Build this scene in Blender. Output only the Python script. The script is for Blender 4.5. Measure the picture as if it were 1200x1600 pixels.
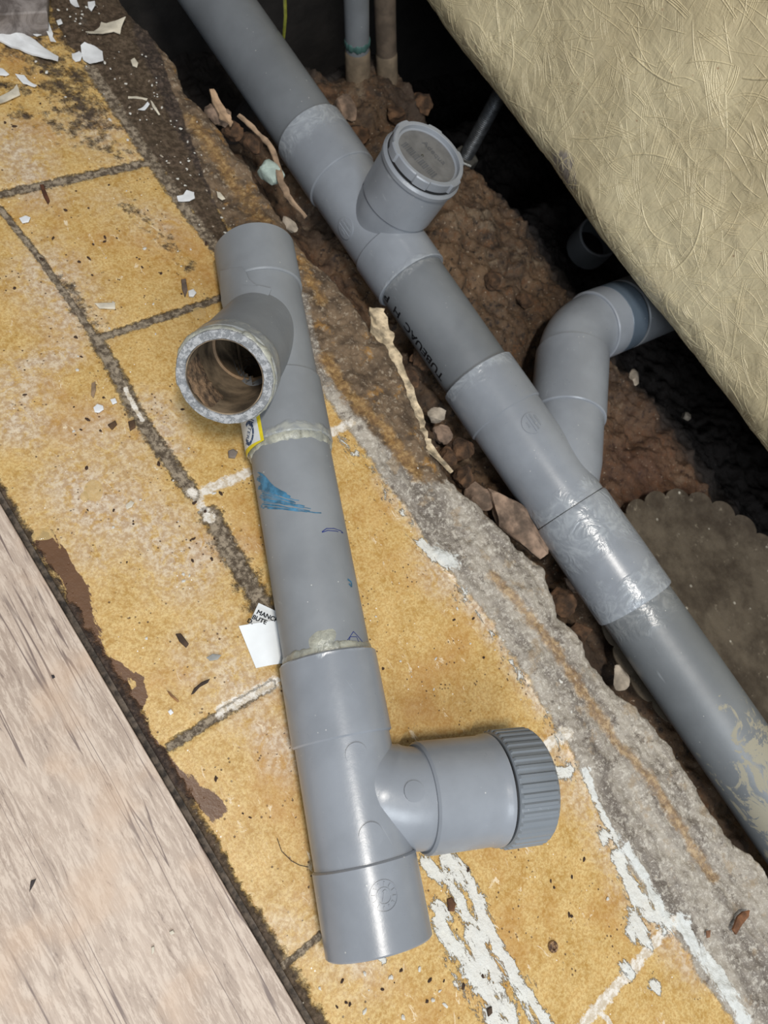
import bpy, bmesh, math, random
import numpy as np
from mathutils import Vector, Matrix

PI = math.pi
rng = random.Random(11)
C = bpy.context.scene.collection
for o in list(bpy.data.objects):
    bpy.data.objects.remove(o)

# ---------------------------------------------------------------- camera
F, CX, CY, H = 1200.0, 600.0, 800.0, 0.72          # hand-held phone 0.72 m above the tiles
AX_A = np.array((-0.53801, -0.82931, 0.15065))     # world Y (along the trench) seen from the lens
AX_B = np.array((0.77646, -0.41871, 0.47178)); AX_B = AX_B / np.linalg.norm(AX_B)
AX_A = AX_A - AX_B * (AX_A @ AX_B); AX_A /= np.linalg.norm(AX_A)
AX_N = np.cross(AX_A, AX_B)                          # straight down seen from the lens
cam = bpy.data.cameras.new('camera')
cam.sensor_fit = 'VERTICAL'; cam.sensor_height = 36.0; cam.lens = 27.0
cam.clip_start = 0.02; cam.clip_end = 30
cam.dof.use_dof = True; cam.dof.focus_distance = 0.70; cam.dof.aperture_fstop = 9.0
co = bpy.data.objects.new('camera', cam); C.objects.link(co)
_r = [AX_B, AX_A, -AX_N]
co.matrix_world = Matrix([[_r[i][0], -_r[i][1], -_r[i][2], (0, 0, H)[i]] for i in range(3)] + [[0, 0, 0, 1]])
bpy.context.scene.camera = co

# ---------------------------------------------------------------- world, lights, exposure
w = bpy.data.worlds.new('world'); bpy.context.scene.world = w; w.use_nodes = True
bg = w.node_tree.nodes['Background']; bg.inputs[0].default_value = (0.80, 0.88, 1.0, 1); bg.inputs[1].default_value = 0.20
def area(name, loc, target, sx, sy, power, col):
    l = bpy.data.lights.new(name, 'AREA'); l.shape = 'RECTANGLE'; l.size = sx; l.size_y = sy
    l.energy = power; l.color = col
    o = bpy.data.objects.new(name, l); C.objects.link(o); o.location = loc
    o.rotation_euler = (Vector(target) - Vector(loc)).to_track_quat('-Z', 'Y').to_euler()
    return o
area('ceiling_lamp', (-0.32, -0.28, 2.2), (0.3, 0.1, 0), 0.07, 0.40, 27, (1.0, 0.95, 0.88))
area('window_light', (-0.75, -1.45, 1.8), (0.3, 0.0, 0), 0.9, 0.9, 24, (0.86, 0.93, 1.0))
vs = bpy.context.scene.view_settings
vs.view_transform = 'Standard'; vs.look = 'None'; vs.gamma = 1; vs.use_curve_mapping = False
vs.exposure = 0.42

# ---------------------------------------------------------------- helpers
def ray(px, py):
    r = np.array([px - CX, py - CY, F]) / F
    return np.array([r @ AX_B, r @ AX_A, -(r @ AX_N)])
def at(px, py, z=0.0):
    """world point at height z on the sight line of a photo point"""
    d = ray(px, py); s = (H - z) / -d[2]
    return np.array([d[0] * s, d[1] * s, z])
def lin(r, g, b):
    f = lambda c: (c / 255 / 12.92) if c / 255 <= 0.04045 else ((c / 255 + 0.055) / 1.055) ** 2.4
    return (f(r), f(g), f(b), 1)
_tab = np.random.RandomState(5).rand(256, 256)
def vn(x, y, seed=0):
    x = np.asarray(x, float) + seed * 17.37; y = np.asarray(y, float) + seed * 9.71
    xi = np.floor(x).astype(int); yi = np.floor(y).astype(int)
    fx = x - xi; fy = y - yi; fx = fx * fx * (3 - 2 * fx); fy = fy * fy * (3 - 2 * fy)
    g = lambda a, b: _tab[a & 255, b & 255]
    return (g(xi, yi) * (1 - fx) + g(xi + 1, yi) * fx) * (1 - fy) + (g(xi, yi + 1) * (1 - fx) + g(xi + 1, yi + 1) * fx) * fy
def fbm(x, y, sc, seed=0, oct=4):
    t = 0; a = 0.5; n = 0
    for k in range(oct):
        t = t + a * vn(np.asarray(x) * sc * 2 ** k, np.asarray(y) * sc * 2 ** k, seed + k * 3); n += a; a *= 0.55
    return t / n
def sstep(a, b, x):
    t = np.clip((x - a) / (b - a), 0, 1); return t * t * (3 - 2 * t)

def mesh_obj(name, verts, faces, mat, parent=None, loc=None, smooth=True, sharp=35, attrs=None, mats=None, fmat=None):
    """one mesh object; verts are in world space, its origin goes to loc (or the parent's place)"""
    V = np.asarray(verts, float)
    if parent is not None: base = np.array(parent['_w'])
    else:
        base = np.array(loc) if loc is not None else np.array([V[:, 0].mean(), V[:, 1].mean(), V[:, 2].min()])
    me = bpy.data.meshes.new(name)
    me.from_pydata((V - base).tolist(), [], [list(map(int, f)) for f in faces])
    for m in (mats or [mat]): me.materials.append(m)
    if fmat is not None: me.polygons.foreach_set('material_index', fmat)
    if attrs:
        for k, v in attrs.items():
            a = me.attributes.new(k, 'FLOAT', 'POINT'); a.data.foreach_set('value', np.asarray(v, np.float32))
    bm = bmesh.new(); bm.from_mesh(me); bmesh.ops.recalc_face_normals(bm, faces=bm.faces); bm.to_mesh(me); bm.free()
    if smooth:
        me.polygons.foreach_set('use_smooth', [True] * len(me.polygons))
        if sharp: me.set_sharp_from_angle(angle=math.radians(sharp))
    me.update()
    o = bpy.data.objects.new(name, me); C.objects.link(o)
    if parent is not None:
        o.parent = parent
    else:
        o.location = base
    o['_w'] = base.tolist()
    return o
def tag(o, label, cat, group=None, kind=None):
    o['label'] = label; o['category'] = cat
    if group: o['group'] = group
    if kind: o['kind'] = kind
    return o
def thing(name, label, cat, loc, group=None):
    o = bpy.data.objects.new(name, None); C.objects.link(o); o.location = Vector(loc); o.empty_display_size = 0.02
    o['_w'] = [float(v) for v in loc]
    return tag(o, label, cat, group)

# ---- node materials
class NT:
    def __init__(s, name):
        s.m = bpy.data.materials.new(name); s.m.use_nodes = True; s.t = s.m.node_tree
        s.b = s.t.nodes['Principled BSDF']; s.co = s.t.nodes.new('ShaderNodeTexCoord').outputs['Object']
    def n(s, ty, **k):
        nd = s.t.nodes.new(ty)
        for a, v in k.items(): setattr(nd, a, v)
        return nd
    def put(s, sock, v):
        if isinstance(v, bpy.types.NodeSocket): s.t.links.new(v, sock)
        else: sock.default_value = v
    def math(s, op, a, b=0.0, c=None, clamp=False):
        nd = s.n('ShaderNodeMath', operation=op, use_clamp=clamp); s.put(nd.inputs[0], a); s.put(nd.inputs[1], b)
        if c is not None: s.put(nd.inputs[2], c)
        return nd.outputs[0]
    def noise(s, sc, det=4, rough=0.55, vec=None, dist=0.0):
        nd = s.n('ShaderNodeTexNoise'); s.put(nd.inputs['Vector'], vec or s.co)
        nd.inputs['Scale'].default_value = sc; nd.inputs['Detail'].default_value = det
        nd.inputs['Roughness'].default_value = rough; nd.inputs['Distortion'].default_value = dist
        return nd.outputs['Fac']
    def vor(s, sc, vec=None, feat='F1', out='Distance'):
        nd = s.n('ShaderNodeTexVoronoi', feature=feat); s.put(nd.inputs['Vector'], vec or s.co); nd.inputs['Scale'].default_value = sc
        return nd.outputs[out]
    def mapv(s, scale, rot=(0, 0, 0), loc=(0, 0, 0)):
        nd = s.n('ShaderNodeMapping'); s.put(nd.inputs['Vector'], s.co)
        nd.inputs['Scale'].default_value = scale; nd.inputs['Rotation'].default_value = rot; nd.inputs['Location'].default_value = loc
        return nd.outputs[0]
    def step(s, v, lo, hi):
        nd = s.n('ShaderNodeMapRange', interpolation_type='SMOOTHSTEP', clamp=True); s.put(nd.inputs[0], v)
        nd.inputs[1].default_value = lo; nd.inputs[2].default_value = hi; return nd.outputs[0]
    def mix(s, f, a, b):
        nd = s.n('ShaderNodeMix', data_type='RGBA'); s.put(nd.inputs[0], f); s.put(nd.inputs[6], a); s.put(nd.inputs[7], b)
        return nd.outputs[2]
    def mixf(s, f, a, b):
        nd = s.n('ShaderNodeMix', data_type='FLOAT'); s.put(nd.inputs[0], f); s.put(nd.inputs[2], a); s.put(nd.inputs[3], b)
        return nd.outputs[0]
    def attr(s, name): return s.n('ShaderNodeAttribute', attribute_name=name).outputs['Fac']
    def bump(s, h, dist=0.001, strength=1.0, prev=None):
        nd = s.n('ShaderNodeBump'); nd.inputs['Strength'].default_value = strength; nd.inputs['Distance'].default_value = dist
        s.put(nd.inputs['Height'], h)
        if prev: s.put(nd.inputs['Normal'], prev)
        return nd.outputs[0]
    def out(s, col=None, rough=None, nrm=None, **k):
        if col is not None: s.put(s.b.inputs['Base Color'], col)
        if rough is not None: s.put(s.b.inputs['Roughness'], rough)
        if nrm is not None: s.put(s.b.inputs['Normal'], nrm)
        for a, v in k.items(): s.put(s.b.inputs[a.replace('_', ' ')], v)
        return s.m
    def ragged(s, a, nz, k=0.9, sharp=0.12, th=0.5):
        """attribute mask broken up by a noise"""
        v = s.math('ADD', a, s.math('MULTIPLY', s.math('SUBTRACT', nz, 0.5), k))
        return s.step(v, th - sharp, th + sharp)

def plain(name, rgb, rough=0.6, var=0.12, sc=60, bump=0.0006, **k):
    t = NT(name); nz = t.noise(sc, 5)
    c1 = lin(*[max(0, c * (1 - var)) for c in rgb]); c2 = lin(*[min(255, c * (1 + var)) for c in rgb])
    return t.out(t.mix(t.step(nz, 0.3, 0.7), c1, c2), rough, t.bump(nz, bump), **k)

def pvc(name, rgb, glue_rgb=(176, 182, 186), rough=0.28, dirt=None, streak=True):
    t = NT(name); n1 = t.noise(14, 4); n2 = t.noise(140, 5, 0.7)
    c = t.mix(t.step(n1, 0.3, 0.7), lin(*[v * 0.95 for v in rgb]), lin(*[min(255, v * 1.05) for v in rgb]))
    # fine scuffs
    sc = t.noise(60, 3, 0.6, t.mapv((1, 0.15, 1), (0, 0, 0.5)), 1.5)
    c = t.mix(t.math('MULTIPLY', t.step(sc, 0.68, 0.76), 0.25), c, lin(186, 191, 195))
    specks = t.step(t.vor(130), 0.10, 0.05); sel = t.step(t.noise(40, 2), 0.56, 0.6)
    c = t.mix(t.math('MULTIPLY', t.math('MULTIPLY', specks, sel), 0.7), c, lin(214, 214, 208))
    # solvent cement smears near the joints
    g = t.attr('glue'); gm = t.math('MULTIPLY', t.ragged(g, t.noise(22, 4, 0.55, None, 1.4), 1.1, 0.14, 0.58), t.step(g, 0.06, 0.3))
    swirl = t.noise(45, 3, 0.5, t.mapv((1, 1, 1)), 3.0)
    c = t.mix(t.math('MULTIPLY', gm, t.mixf(t.step(swirl, 0.4, 0.65), 0.12, 0.5)), c, lin(*glue_rgb))
    r = t.mixf(gm, t.mixf(n2, rough - 0.06, rough + 0.10), 0.24)
    if dirt:
        dm = t.ragged(t.attr('dirt'), t.noise(42, 7, 0.75, t.mapv((1, 0.6, 1)), 0.8), 2.4, 0.05, 0.66)
        c = t.mix(dm, c, lin(*dirt)); r = t.mixf(dm, r, 0.85)
    b = t.bump(n2, 0.00025, 0.5)
    b = t.bump(t.math('MULTIPLY', gm, swirl), 0.0016, 0.6, b)
    return t.out(c, r, b)

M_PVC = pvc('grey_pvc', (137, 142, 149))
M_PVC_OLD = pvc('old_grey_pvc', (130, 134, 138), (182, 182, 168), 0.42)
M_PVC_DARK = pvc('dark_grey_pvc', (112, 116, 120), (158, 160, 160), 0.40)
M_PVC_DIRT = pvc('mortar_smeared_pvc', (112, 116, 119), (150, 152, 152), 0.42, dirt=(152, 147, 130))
M_BLACK = plain('black_ink', (22, 22, 26), 0.5, 0.1)
M_BLUEINK = plain('blue_ink', (32, 48, 110), 0.5, 0.1)
M_RUBBER = plain('black_rubber', (24, 25, 27), 0.5)
M_STEEL = plain('zinc_steel', (120, 118, 112), 0.4, 0.2, Metallic=0.7)

# ---- pipes
def frame(d, ref=(0, 0, 1)):
    d = np.asarray(d, float); d = d / np.linalg.norm(d); ref = np.asarray(ref, float)
    u = ref - d * (ref @ d)
    if np.linalg.norm(u) < 1e-3:
        ref = np.array([1.0, 0, 0]); u = ref - d * (ref @ d)
    u /= np.linalg.norm(u); v = np.cross(d, u); return d, u, v
def lathe(name, P, d, prof, mat, parent=None, seg=96, loc=None, wob=None, dirt=None, sharp=35, cut=None):
    """revolve prof = [(s, r, glue)] round the axis P + s*d; long spans are subdivided"""
    P = np.asarray(P, float); d, u, v = frame(d)
    pr = []
    for i, a in enumerate(prof):
        a = tuple(a) + (0,) * (3 - len(a))
        if i:
            p = pr[-1]; n = max(1, int(math.hypot(a[0] - p[0], a[1] - p[1]) / 0.006))
            for k in range(1, n): pr.append(tuple(p[j] + (a[j] - p[j]) * k / n for j in range(3)))
        pr.append(a)
    th = np.arange(seg) * 2 * PI / seg
    V = []; G = []; D = []
    for (s, r, g) in pr:
        rr = np.full(seg, max(r, 1e-5))
        ss = np.full(seg, s)
        if wob: rr = rr + wob(s, th) ; 
        ring = P + np.outer(ss, d) + (np.outer(np.cos(th), u) + np.outer(np.sin(th), v)) * rr[:, None]
        V.append(ring); G += [g] * seg
        D += list(dirt(s, th)) if dirt else [0] * seg
    V = np.concatenate(V); n = len(pr); Fc = []
    for i in range(n - 1):
        for j in range(seg):
            a = i * seg + j; b = i * seg + (j + 1) % seg; Fc.append((a, b, b + seg, a + seg))
    for end, i in ((0, 0), (1, n - 1)):
        if pr[i][1] > 1e-4 and (prof[0][:2] != prof[-1][:2]): Fc.append([i * seg + j for j in range(seg)])
    if cut is not None:
        km = cut(V); Fc = [f for f in Fc if not all(km[i] for i in f)]
    A = {'glue': G}
    if dirt: A['dirt'] = D
    return mesh_obj(name, V, Fc, mat, parent, loc, attrs=A, sharp=sharp)
def tube(s0, s1, ro, ri, g0=0, g1=0, gl=0.02, e=0.0015):
    """hollow length of pipe with softened lips, cement fading gl from each end"""
    p = [(s0 + e, ri), (s0, ri + e), (s0, ro - e, g0), (s0 + e, ro, g0)]
    if g0: p += [(s0 + gl, ro, 0.0)]
    if g1: p += [(s1 - gl, ro, 0.0)]
    p += [(s1 - e, ro, g1), (s1, ro - e, g1), (s1, ri + e), (s1 - e, ri), (s0 + e, ri)]
    return p
def sweep(name, pts, radii, mat, parent=None, seg=72, loc=None, cap=True, glue=None, inner=None):
    pts = [np.asarray(p, float) for p in pts]; n = len(pts); V = []; Fc = []; G = []
    t0 = pts[1] - pts[0]; _, u, _ = frame(t0)
    for i, p in enumerate(pts):
        t = pts[min(i + 1, n - 1)] - pts[max(i - 1, 0)]; t /= np.linalg.norm(t)
        u = u - t * (u @ t); u /= np.linalg.norm(u); v = np.cross(t, u); r = radii[i] if hasattr(radii, '__len__') else radii
        for j in range(seg):
            a = 2 * PI * j / seg; V.append(p + (u * math.cos(a) + v * math.sin(a)) * r); G.append(glue[i] if glue else 0)
    for i in range(n - 1):
        for j in range(seg):
            a = i * seg + j; b = i * seg + (j + 1) % seg; Fc.append((a, b, b + seg, a + seg))
    if cap: Fc += [list(range(seg)), list(range((n - 1) * seg, n * seg))]
    return mesh_obj(name, V, Fc, mat, parent, loc, attrs={'glue': G})

class Cyl:
    """a cylinder surface to lay marks, stickers and writing on"""
    def __init__(s, P, d, r): s.P = np.asarray(P, float); s.d, s.u, s.v = frame(d); s.r = r
    def hit(s, px, py):
        D = ray(px, py); O = np.array([0, 0, H]) - s.P
        Dp = D - s.d * (D @ s.d); Op = O - s.d * (O @ s.d)
        a = Dp @ Dp; b = 2 * Dp @ Op; c = Op @ Op - s.r ** 2; k = max(b * b - 4 * a * c, 0)
        t = (-b - math.sqrt(k)) / (2 * a); q = O + D * t
        return q @ s.d, math.atan2(q @ s.v, q @ s.u)
    def pt(s, a, phi, h=0.0):
        return s.P + s.d * a + (s.u * math.cos(phi) + s.v * math.sin(phi)) * (s.r + h)
    def wrap(s, name, tris, verts2, c, mat, parent, h=0.0003, rot=0.0, thick=None):
        """verts2: (x along axis, y round the axis) about hit point c"""
        a0, p0 = c; cs, sn = math.cos(rot), math.sin(rot); V = []; 
        for (x, y) in verts2:
            X = x * cs - y * sn; Y = x * sn + y * cs
            V.append(s.pt(a0 + X, p0 + Y / s.r, h))
        Fc = [list(f) for f in tris]
        if thick:
            n = len(V)
            for (x, y) in verts2:
                X = x * cs - y * sn; Y = x * sn + y * cs
                V.append(s.pt(a0 + X, p0 + Y / s.r, h - thick))
            ed = {}
            for f in tris:
                for i in range(len(f)):
                    e = (f[i], f[(i + 1) % len(f)]); k = tuple(sorted(e)); ed.setdefault(k, []).append(e)
            Fc += [[i + n for i in reversed(f)] for f in tris]
            for k, l in ed.items():
                if len(l) == 1: a, b = l[0]; Fc.append([b, a, a + n, b + n])
        return mesh_obj(name, V, Fc, mat, parent, sharp=40)
def ring2(r0, r1, n=40):
    V = []; T = []
    for k in range(n):
        a = 2 * PI * k / n; V += [(r0 * math.cos(a), r0 * math.sin(a)), (r1 * math.cos(a), r1 * math.sin(a))]
    for k in range(n):
        a = 2 * k; b = 2 * ((k + 1) % n); T.append((a, a + 1, b + 1, b))
    return V, T
def disc2(r, n=40, rings=4):
    V = [(0, 0)]; T = []
    for j in range(1, rings + 1):
        for k in range(n): a = 2 * PI * k / n; V.append((r * j / rings * math.cos(a), r * j / rings * math.sin(a)))
    for k in range(n): T.append((0, 1 + k, 1 + (k + 1) % n))
    for j in range(1, rings):
        for k in range(n):
            a = 1 + (j - 1) * n + k; b = 1 + (j - 1) * n + (k + 1) % n; T.append((a, a + n, b + n, b))
    return V, T
def merge2(*L):
    V = []; T = []
    for (v, t) in L: n = len(V); V += v; T += [[i + n for i in f] for f in t]
    return V, T
def box2(x0, y0, x1, y1, nx=1, ny=1):
    V = []; T = []
    for i in range(nx + 1):
        for j in range(ny + 1): V.append((x0 + (x1 - x0) * i / nx, y0 + (y1 - y0) * j / ny))
    for i in range(nx):
        for j in range(ny): a = i * (ny + 1) + j; T.append((a, a + ny + 1, a + ny + 2, a + 1))
    return V, T
def line2(pts, w):
    V = []; T = []
    for i in range(len(pts) - 1):
        (x0, y0), (x1, y1) = pts[i], pts[i + 1]; L = math.hypot(x1 - x0, y1 - y0) or 1; nx, ny = -(y1 - y0) / L * w / 2, (x1 - x0) / L * w / 2
        n = len(V); V += [(x0 + nx, y0 + ny), (x0 - nx, y0 - ny), (x1 - nx, y1 - ny), (x1 + nx, y1 + ny)]; T.append((n, n + 1, n + 2, n + 3))
    return V, T
def off2(vt, dx, dy, sc=1.0, rot=0.0):
    c, s = math.cos(rot), math.sin(rot)
    return [((x * c - y * s) * sc + dx, (x * s + y * c) * sc + dy) for x, y in vt[0]], vt[1]
def text2(body, size, center=True, squeeze=1.0):
    cu = bpy.data.curves.new('writing', 'FONT'); cu.body = body; cu.size = size; cu.resolution_u = 3
    o = bpy.data.objects.new('writing', cu); C.objects.link(o)
    dg = bpy.context.evaluated_depsgraph_get(); me = bpy.data.meshes.new_from_object(o.evaluated_get(dg))
    V = [(v.co.x * squeeze, v.co.y) for v in me.vertices]; T = [list(p.vertices) for p in me.polygons]
    bpy.data.objects.remove(o); bpy.data.curves.remove(cu); bpy.data.meshes.remove(me)
    if center and V:
        mx = (min(v[0] for v in V) + max(v[0] for v in V)) / 2; my = (min(v[1] for v in V) + max(v[1] for v in V)) / 2
        V = [(x - mx, y - my) for x, y in V]
    return V, T

# ================================================================= SETTING
# ---- tiled floor slab with broken trench edge
def poly_mask(X, Y, pts, soft=0.006):
    P = [at(*p)[:2] for p in pts]; ins = np.zeros(X.shape, bool); dm = np.full(X.shape, 9.0)
    n = len(P)
    for i in range(n):
        (x0, y0), (x1, y1) = P[i], P[(i + 1) % n]
        c = ((y0 > Y) != (y1 > Y)) & (X < (x1 - x0) * (Y - y0) / ((y1 - y0) if abs(y1 - y0) > 1e-12 else 1e-12) + x0); ins ^= c
        L2 = (x1 - x0) ** 2 + (y1 - y0) ** 2 + 1e-12; t = np.clip(((X - x0) * (x1 - x0) + (Y - y0) * (y1 - y0)) / L2, 0, 1)
        dm = np.minimum(dm, np.hypot(X - x0 - t * (x1 - x0), Y - y0 - t * (y1 - y0)))
    sd = np.where(ins, dm, -dm)
    return sstep(-soft, soft, sd)
def stroke_mask(X, Y, pts, wpx, soft=1.0):
    P = [at(*p)[:2] for p in pts]; dm = np.full(X.shape, 9.0); r = wpx * 0.00052 * (1.0 + 0.25 * fbm(X, Y, 60, 15, 3))
    for i in range(max(1, len(P) - 1)):
        (x0, y0), (x1, y1) = P[i], P[min(i + 1, len(P) - 1)]
        L2 = (x1 - x0) ** 2 + (y1 - y0) ** 2 + 1e-12; t = np.clip(((X - x0) * (x1 - x0) + (Y - y0) * (y1 - y0)) / L2, 0, 1)
        dm = np.minimum(dm, np.hypot(X - x0 - t * (x1 - x0), Y - y0 - t * (y1 - y0)))
    return np.clip(1 - dm / (r * (2.0 + 0.8 * soft)), 0, 1) * (1.0 + 0.0 * dm)

edge_px = [(150, -70), (190, 0), (240, 55), (275, 105), (300, 155), (345, 200), (400, 275), (438, 335), (470, 385), (510, 420), (560, 480), (600, 540), (645, 620),
           (672, 690), (705, 745), (750, 790), (800, 845), (850, 890), (878, 960), (925, 1030), (965, 1080), (1000, 1100), (1060, 1190), (1120, 1275), (1200, 1372), (1290, 1480)]
edge_w = sorted([tuple(at(*p)[:2][::-1]) for p in edge_px])
edge_w = [(-0.95, 0.54)] + edge_w + [(1.3, 0.49)]
NY, NX, NS = 1000, 360, 24
ys = np.linspace(-0.62, 1.12, NY)
ex = np.interp(ys, [e[0] for e in edge_w], [e[1] for e in edge_w]) + (fbm(ys, ys * 0, 30, 3) - 0.5) * 0.016
xs = np.linspace(0, 1, NX) ** 1.0
X = -0.16 + (ex[:, None] + 0.16) * xs[None, :]; Y = np.repeat(ys[:, None], NX, 1)
masks = {}
def add(name, m): masks[name] = np.maximum(masks.get(name, np.zeros(X.shape)), m)
for p, wd in (([(0, 303), (120, 278), (236, 252)], 7), ([(150, 530), (250, 497), (350, 463)], 6), ([(150, 528), (180, 580), (210, 640), (250, 700), (300, 770)], 10),
              ([(330, 805), (365, 870), (410, 945), (470, 1060)], 13), ([(265, 1167), (330, 1125), (425, 1070)], 6), ([(440, 1512), (500, 1462)], 4),
              ([(140, 105), (190, 180), (236, 250), (300, 340), (356, 410)], 10), ([(0, 325), (60, 400), (110, 470), (150, 528)], 5)):
    add('grout_dark', stroke_mask(X, Y, p, wd, 0.5))
for p, wd in (([(308, 772), (350, 755), (388, 738)], 7), ([(300, 768), (330, 812)], 6), ([(820, 1190), (882, 1146)], 9), ([(910, 1603), (960, 1545), (1052, 1440)], 7),
              ([(515, 676), (548, 662)], 7), ([(196, 606), (205, 625), (222, 655)], 3), ([(345, 1110), (430, 1066)], 7), ([(925, 1575), (950, 1592), (955, 1603)], 3)):
    add('grout_white', stroke_mask(X, Y, p, wd, 0.5))
add('mortar', poly_mask(X, Y, [(455, 395), (560, 470), (720, 735), (860, 880), (980, 1060), (1340, 1500), (1340, 1720), (1180, 1640), (1120, 1560), (1075, 1490), (1040, 1440), (975, 1340),
                               (925, 1240), (885, 1165), (850, 1105), (760, 960), (690, 880), (640, 800), (590, 735), (530, 650), (490, 590), (475, 500)], 0.008))
add('mortar', poly_mask(X, Y, [(1060, 1440), (1340, 1500), (1340, 1750), (1200, 1680), (1150, 1600), (1090, 1520)], 0.008))
add('mud', poly_mask(X, Y, [(200, -60), (300, 100), (450, 330), (560, 470), (650, 600), (712, 735), (690, 755), (650, 745), (590, 690), (545, 640), (500, 560), (480, 470), (430, 400), (380, 400), (330, 310), (255, 160), (210, 60)], 0.010))
add('grime_and_edge', stroke_mask(X, Y, [(20, 60), (100, 120), (140, 190)], 60) * 0.55)
add('grime_and_edge', stroke_mask(X, Y, [(40, 180), (200, 240)], 30) * 0.45)
add('grime_and_edge', stroke_mask(X, Y, [(200, 320), (300, 420)], 26) * 0.42)
add('rust', stroke_mask(X, Y, [(505, 560), (545, 620), (600, 672), (655, 745)], 13))
add('rust', stroke_mask(X, Y, [(770, 900), (870, 1020), (940, 1130), (1010, 1215), (1050, 1280), (1115, 1370)], 9))
add('rust', stroke_mask(X, Y, [(300, 190), (350, 260), (410, 350)], 16) * 0.9)
add('rust', stroke_mask(X, Y, [(470, 410), (500, 470)], 14) * 0.8)
add('grime_and_edge', poly_mask(X, Y, [(60, -60), (215, -60), (235, 40), (285, 180), (325, 290), (372, 400), (352, 402), (240, 245), (150, 112), (108, 72), (85, 30)], 0.008))
add('grime_and_edge', poly_mask(X, Y, [(-40, 10), (75, 10), (140, 60), (120, 100), (60, 60), (-40, 60)], 0.02) * 0.5)
add('grime_and_edge', stroke_mask(X, Y, [(70, 130), (130, 125)], 22) * 0.55)
add('grime_and_edge', stroke_mask(X, Y, [(0, 135), (40, 140)], 18) * 0.5)
add('grime_and_edge', stroke_mask(X, Y, [(-20, 752), (60, 895), (145, 1030), (240, 1188), (330, 1345), (485, 1595), (560, 1720)], 16, 0.2))  # darker band along the laminate edge
add('grime_and_edge', stroke_mask(X, Y, [(355, 850), (400, 930), (430, 1000)], 22) * 0.62)
add('grime_and_edge', stroke_mask(X, Y, [(100, 440), (150, 520)], 20) * 0.5)
for p, wd in (([(68, 846), (98, 885), (122, 925), (135, 960), (143, 1000), (150, 1015)], 13), ([(96, 862), (118, 900), (130, 918)], 6), ([(110, 935), (150, 1010)], 7), ([(152, 1020), (190, 1045), (218, 1062)], 6),
              ([(158, 1025), (190, 1075), (215, 1130), (240, 1175), (285, 1225), (338, 1266)], 12), ([(218, 1068), (226, 1088), (212, 1110)], 6), ([(205, 1085), (222, 1085)], 8)):
    add('stain', stroke_mask(X, Y, p, wd, 0.3))
for p, wd in (([(662, 1345), (700, 1378), (735, 1450), (775, 1530), (800, 1600), (820, 1650)], 11), ([(700, 1340), (738, 1385), (752, 1430), (770, 1470), (800, 1520), (860, 1610)], 12), ([(685, 1425), (708, 1482)], 15),
              ([(735, 1515), (765, 1560), (790, 1640)], 20), ([(965, 1330), (985, 1385), (1012, 1425), (1048, 1442)], 13), ([(975, 1325), (1005, 1370), (1030, 1420)], 8), ([(995, 1447), (997, 1449)], 22), ([(945, 1305), (946, 1307)], 10),
              ([(878, 1205), (890, 1200)], 10), ([(660, 850), (700, 878)], 14), ([(1060, 1440), (1110, 1510), (1160, 1590)], 12), ([(915, 1205), (925, 1240), (965, 1320)], 6), ([(1020, 1540), (1026, 1544)], 8),
              ([(975, 1512), (985, 1522)], 8), ([(540, 1430), (600, 1500)], 5)):
    add('paint', stroke_mask(X, Y, p, wd, 0.7))
add('paint', stroke_mask(X, Y, [(540, 684), (600, 765), (660, 845), (720, 925), (800, 1035), (865, 1125), (905, 1215)], 15, 1.0) * 0.50)
for p, wd, k in (([(20, 230), (50, 280)], 30, .8), ([(60, 420), (120, 490)], 34, .8), ([(20, 600), (30, 670)], 26, .8), ([(120, 770), (230, 830), (280, 880)], 40, .85), ([(140, 860), (170, 880)], 30, .6), ([(160, 690), (210, 720)], 34, .6),
                 ([(110, 550), (30, 575)], 14, .8), ([(330, 1000), (380, 1080)], 32, .7), ([(470, 1180), (400, 1130)], 20, .6), ([(690, 870), (700, 900)], 26, .8), ([(600, 740), (680, 860), (760, 970), (840, 1100)], 12, .9),
                 ([(880, 1180), (960, 1330), (1080, 1500)], 22, .7), ([(130, 200), (200, 250)], 34, .6), ([(180, 310), (240, 340)], 30, .5), ([(430, 1460), (560, 1500)], 26, .6), ([(240, 630), (270, 700)], 22, .8)):
    add('haze', stroke_mask(X, Y, p, wd * 1.3, 1.0) * k)
z = np.zeros(X.shape)
z -= 0.0016 * masks['grout_dark'] * (0.5 + fbm(X, Y, 90, 1))
rough_m = np.clip(masks['mortar'] + masks['mud'] + 0.6 * masks['grime_and_edge'] * (X > 0.25), 0, 1)
z += rough_m * ((fbm(X, Y, 28, 7, 5) - 0.42) * 0.016 + (fbm(X, Y, 160, 4, 3) - 0.5) * 0.005)
z += 0.0006 * masks['paint']
ed = (ex[:, None] - X); z -= np.exp(-ed / 0.006) * 0.006
top = np.stack([X, Y, z], -1)
side = []
for k in range(1, NS + 1):
    f = k / NS; zz = z[:, -1] - 0.125 * f
    xx = ex + (fbm(ys, zz + 3, 26, 9, 5) - 0.55) * 0.03 * min(1, f * 5) - 0.012 * f
    side.append(np.stack([xx, ys + 0 * xx, zz], -1))
G = np.concatenate([top, np.stack(side, 1)], 1); NC = NX + NS
idx = np.arange(NY * NC).reshape(NY, NC)
Fq = np.stack([idx[:-1, :-1], idx[:-1, 1:], idx[1:, 1:], idx[1:, :-1]], -1).reshape(-1, 4)
def pad(m, side_val):
    return np.concatenate([m, np.full((NY, NS), side_val)], 1).ravel()
at_f = {k: pad(v, 0.0) for k, v in masks.items()}
at_f['mortar'] = pad(masks['mortar'], 1.0); at_f['mud'] = pad(masks['mud'], 0.75)

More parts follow.
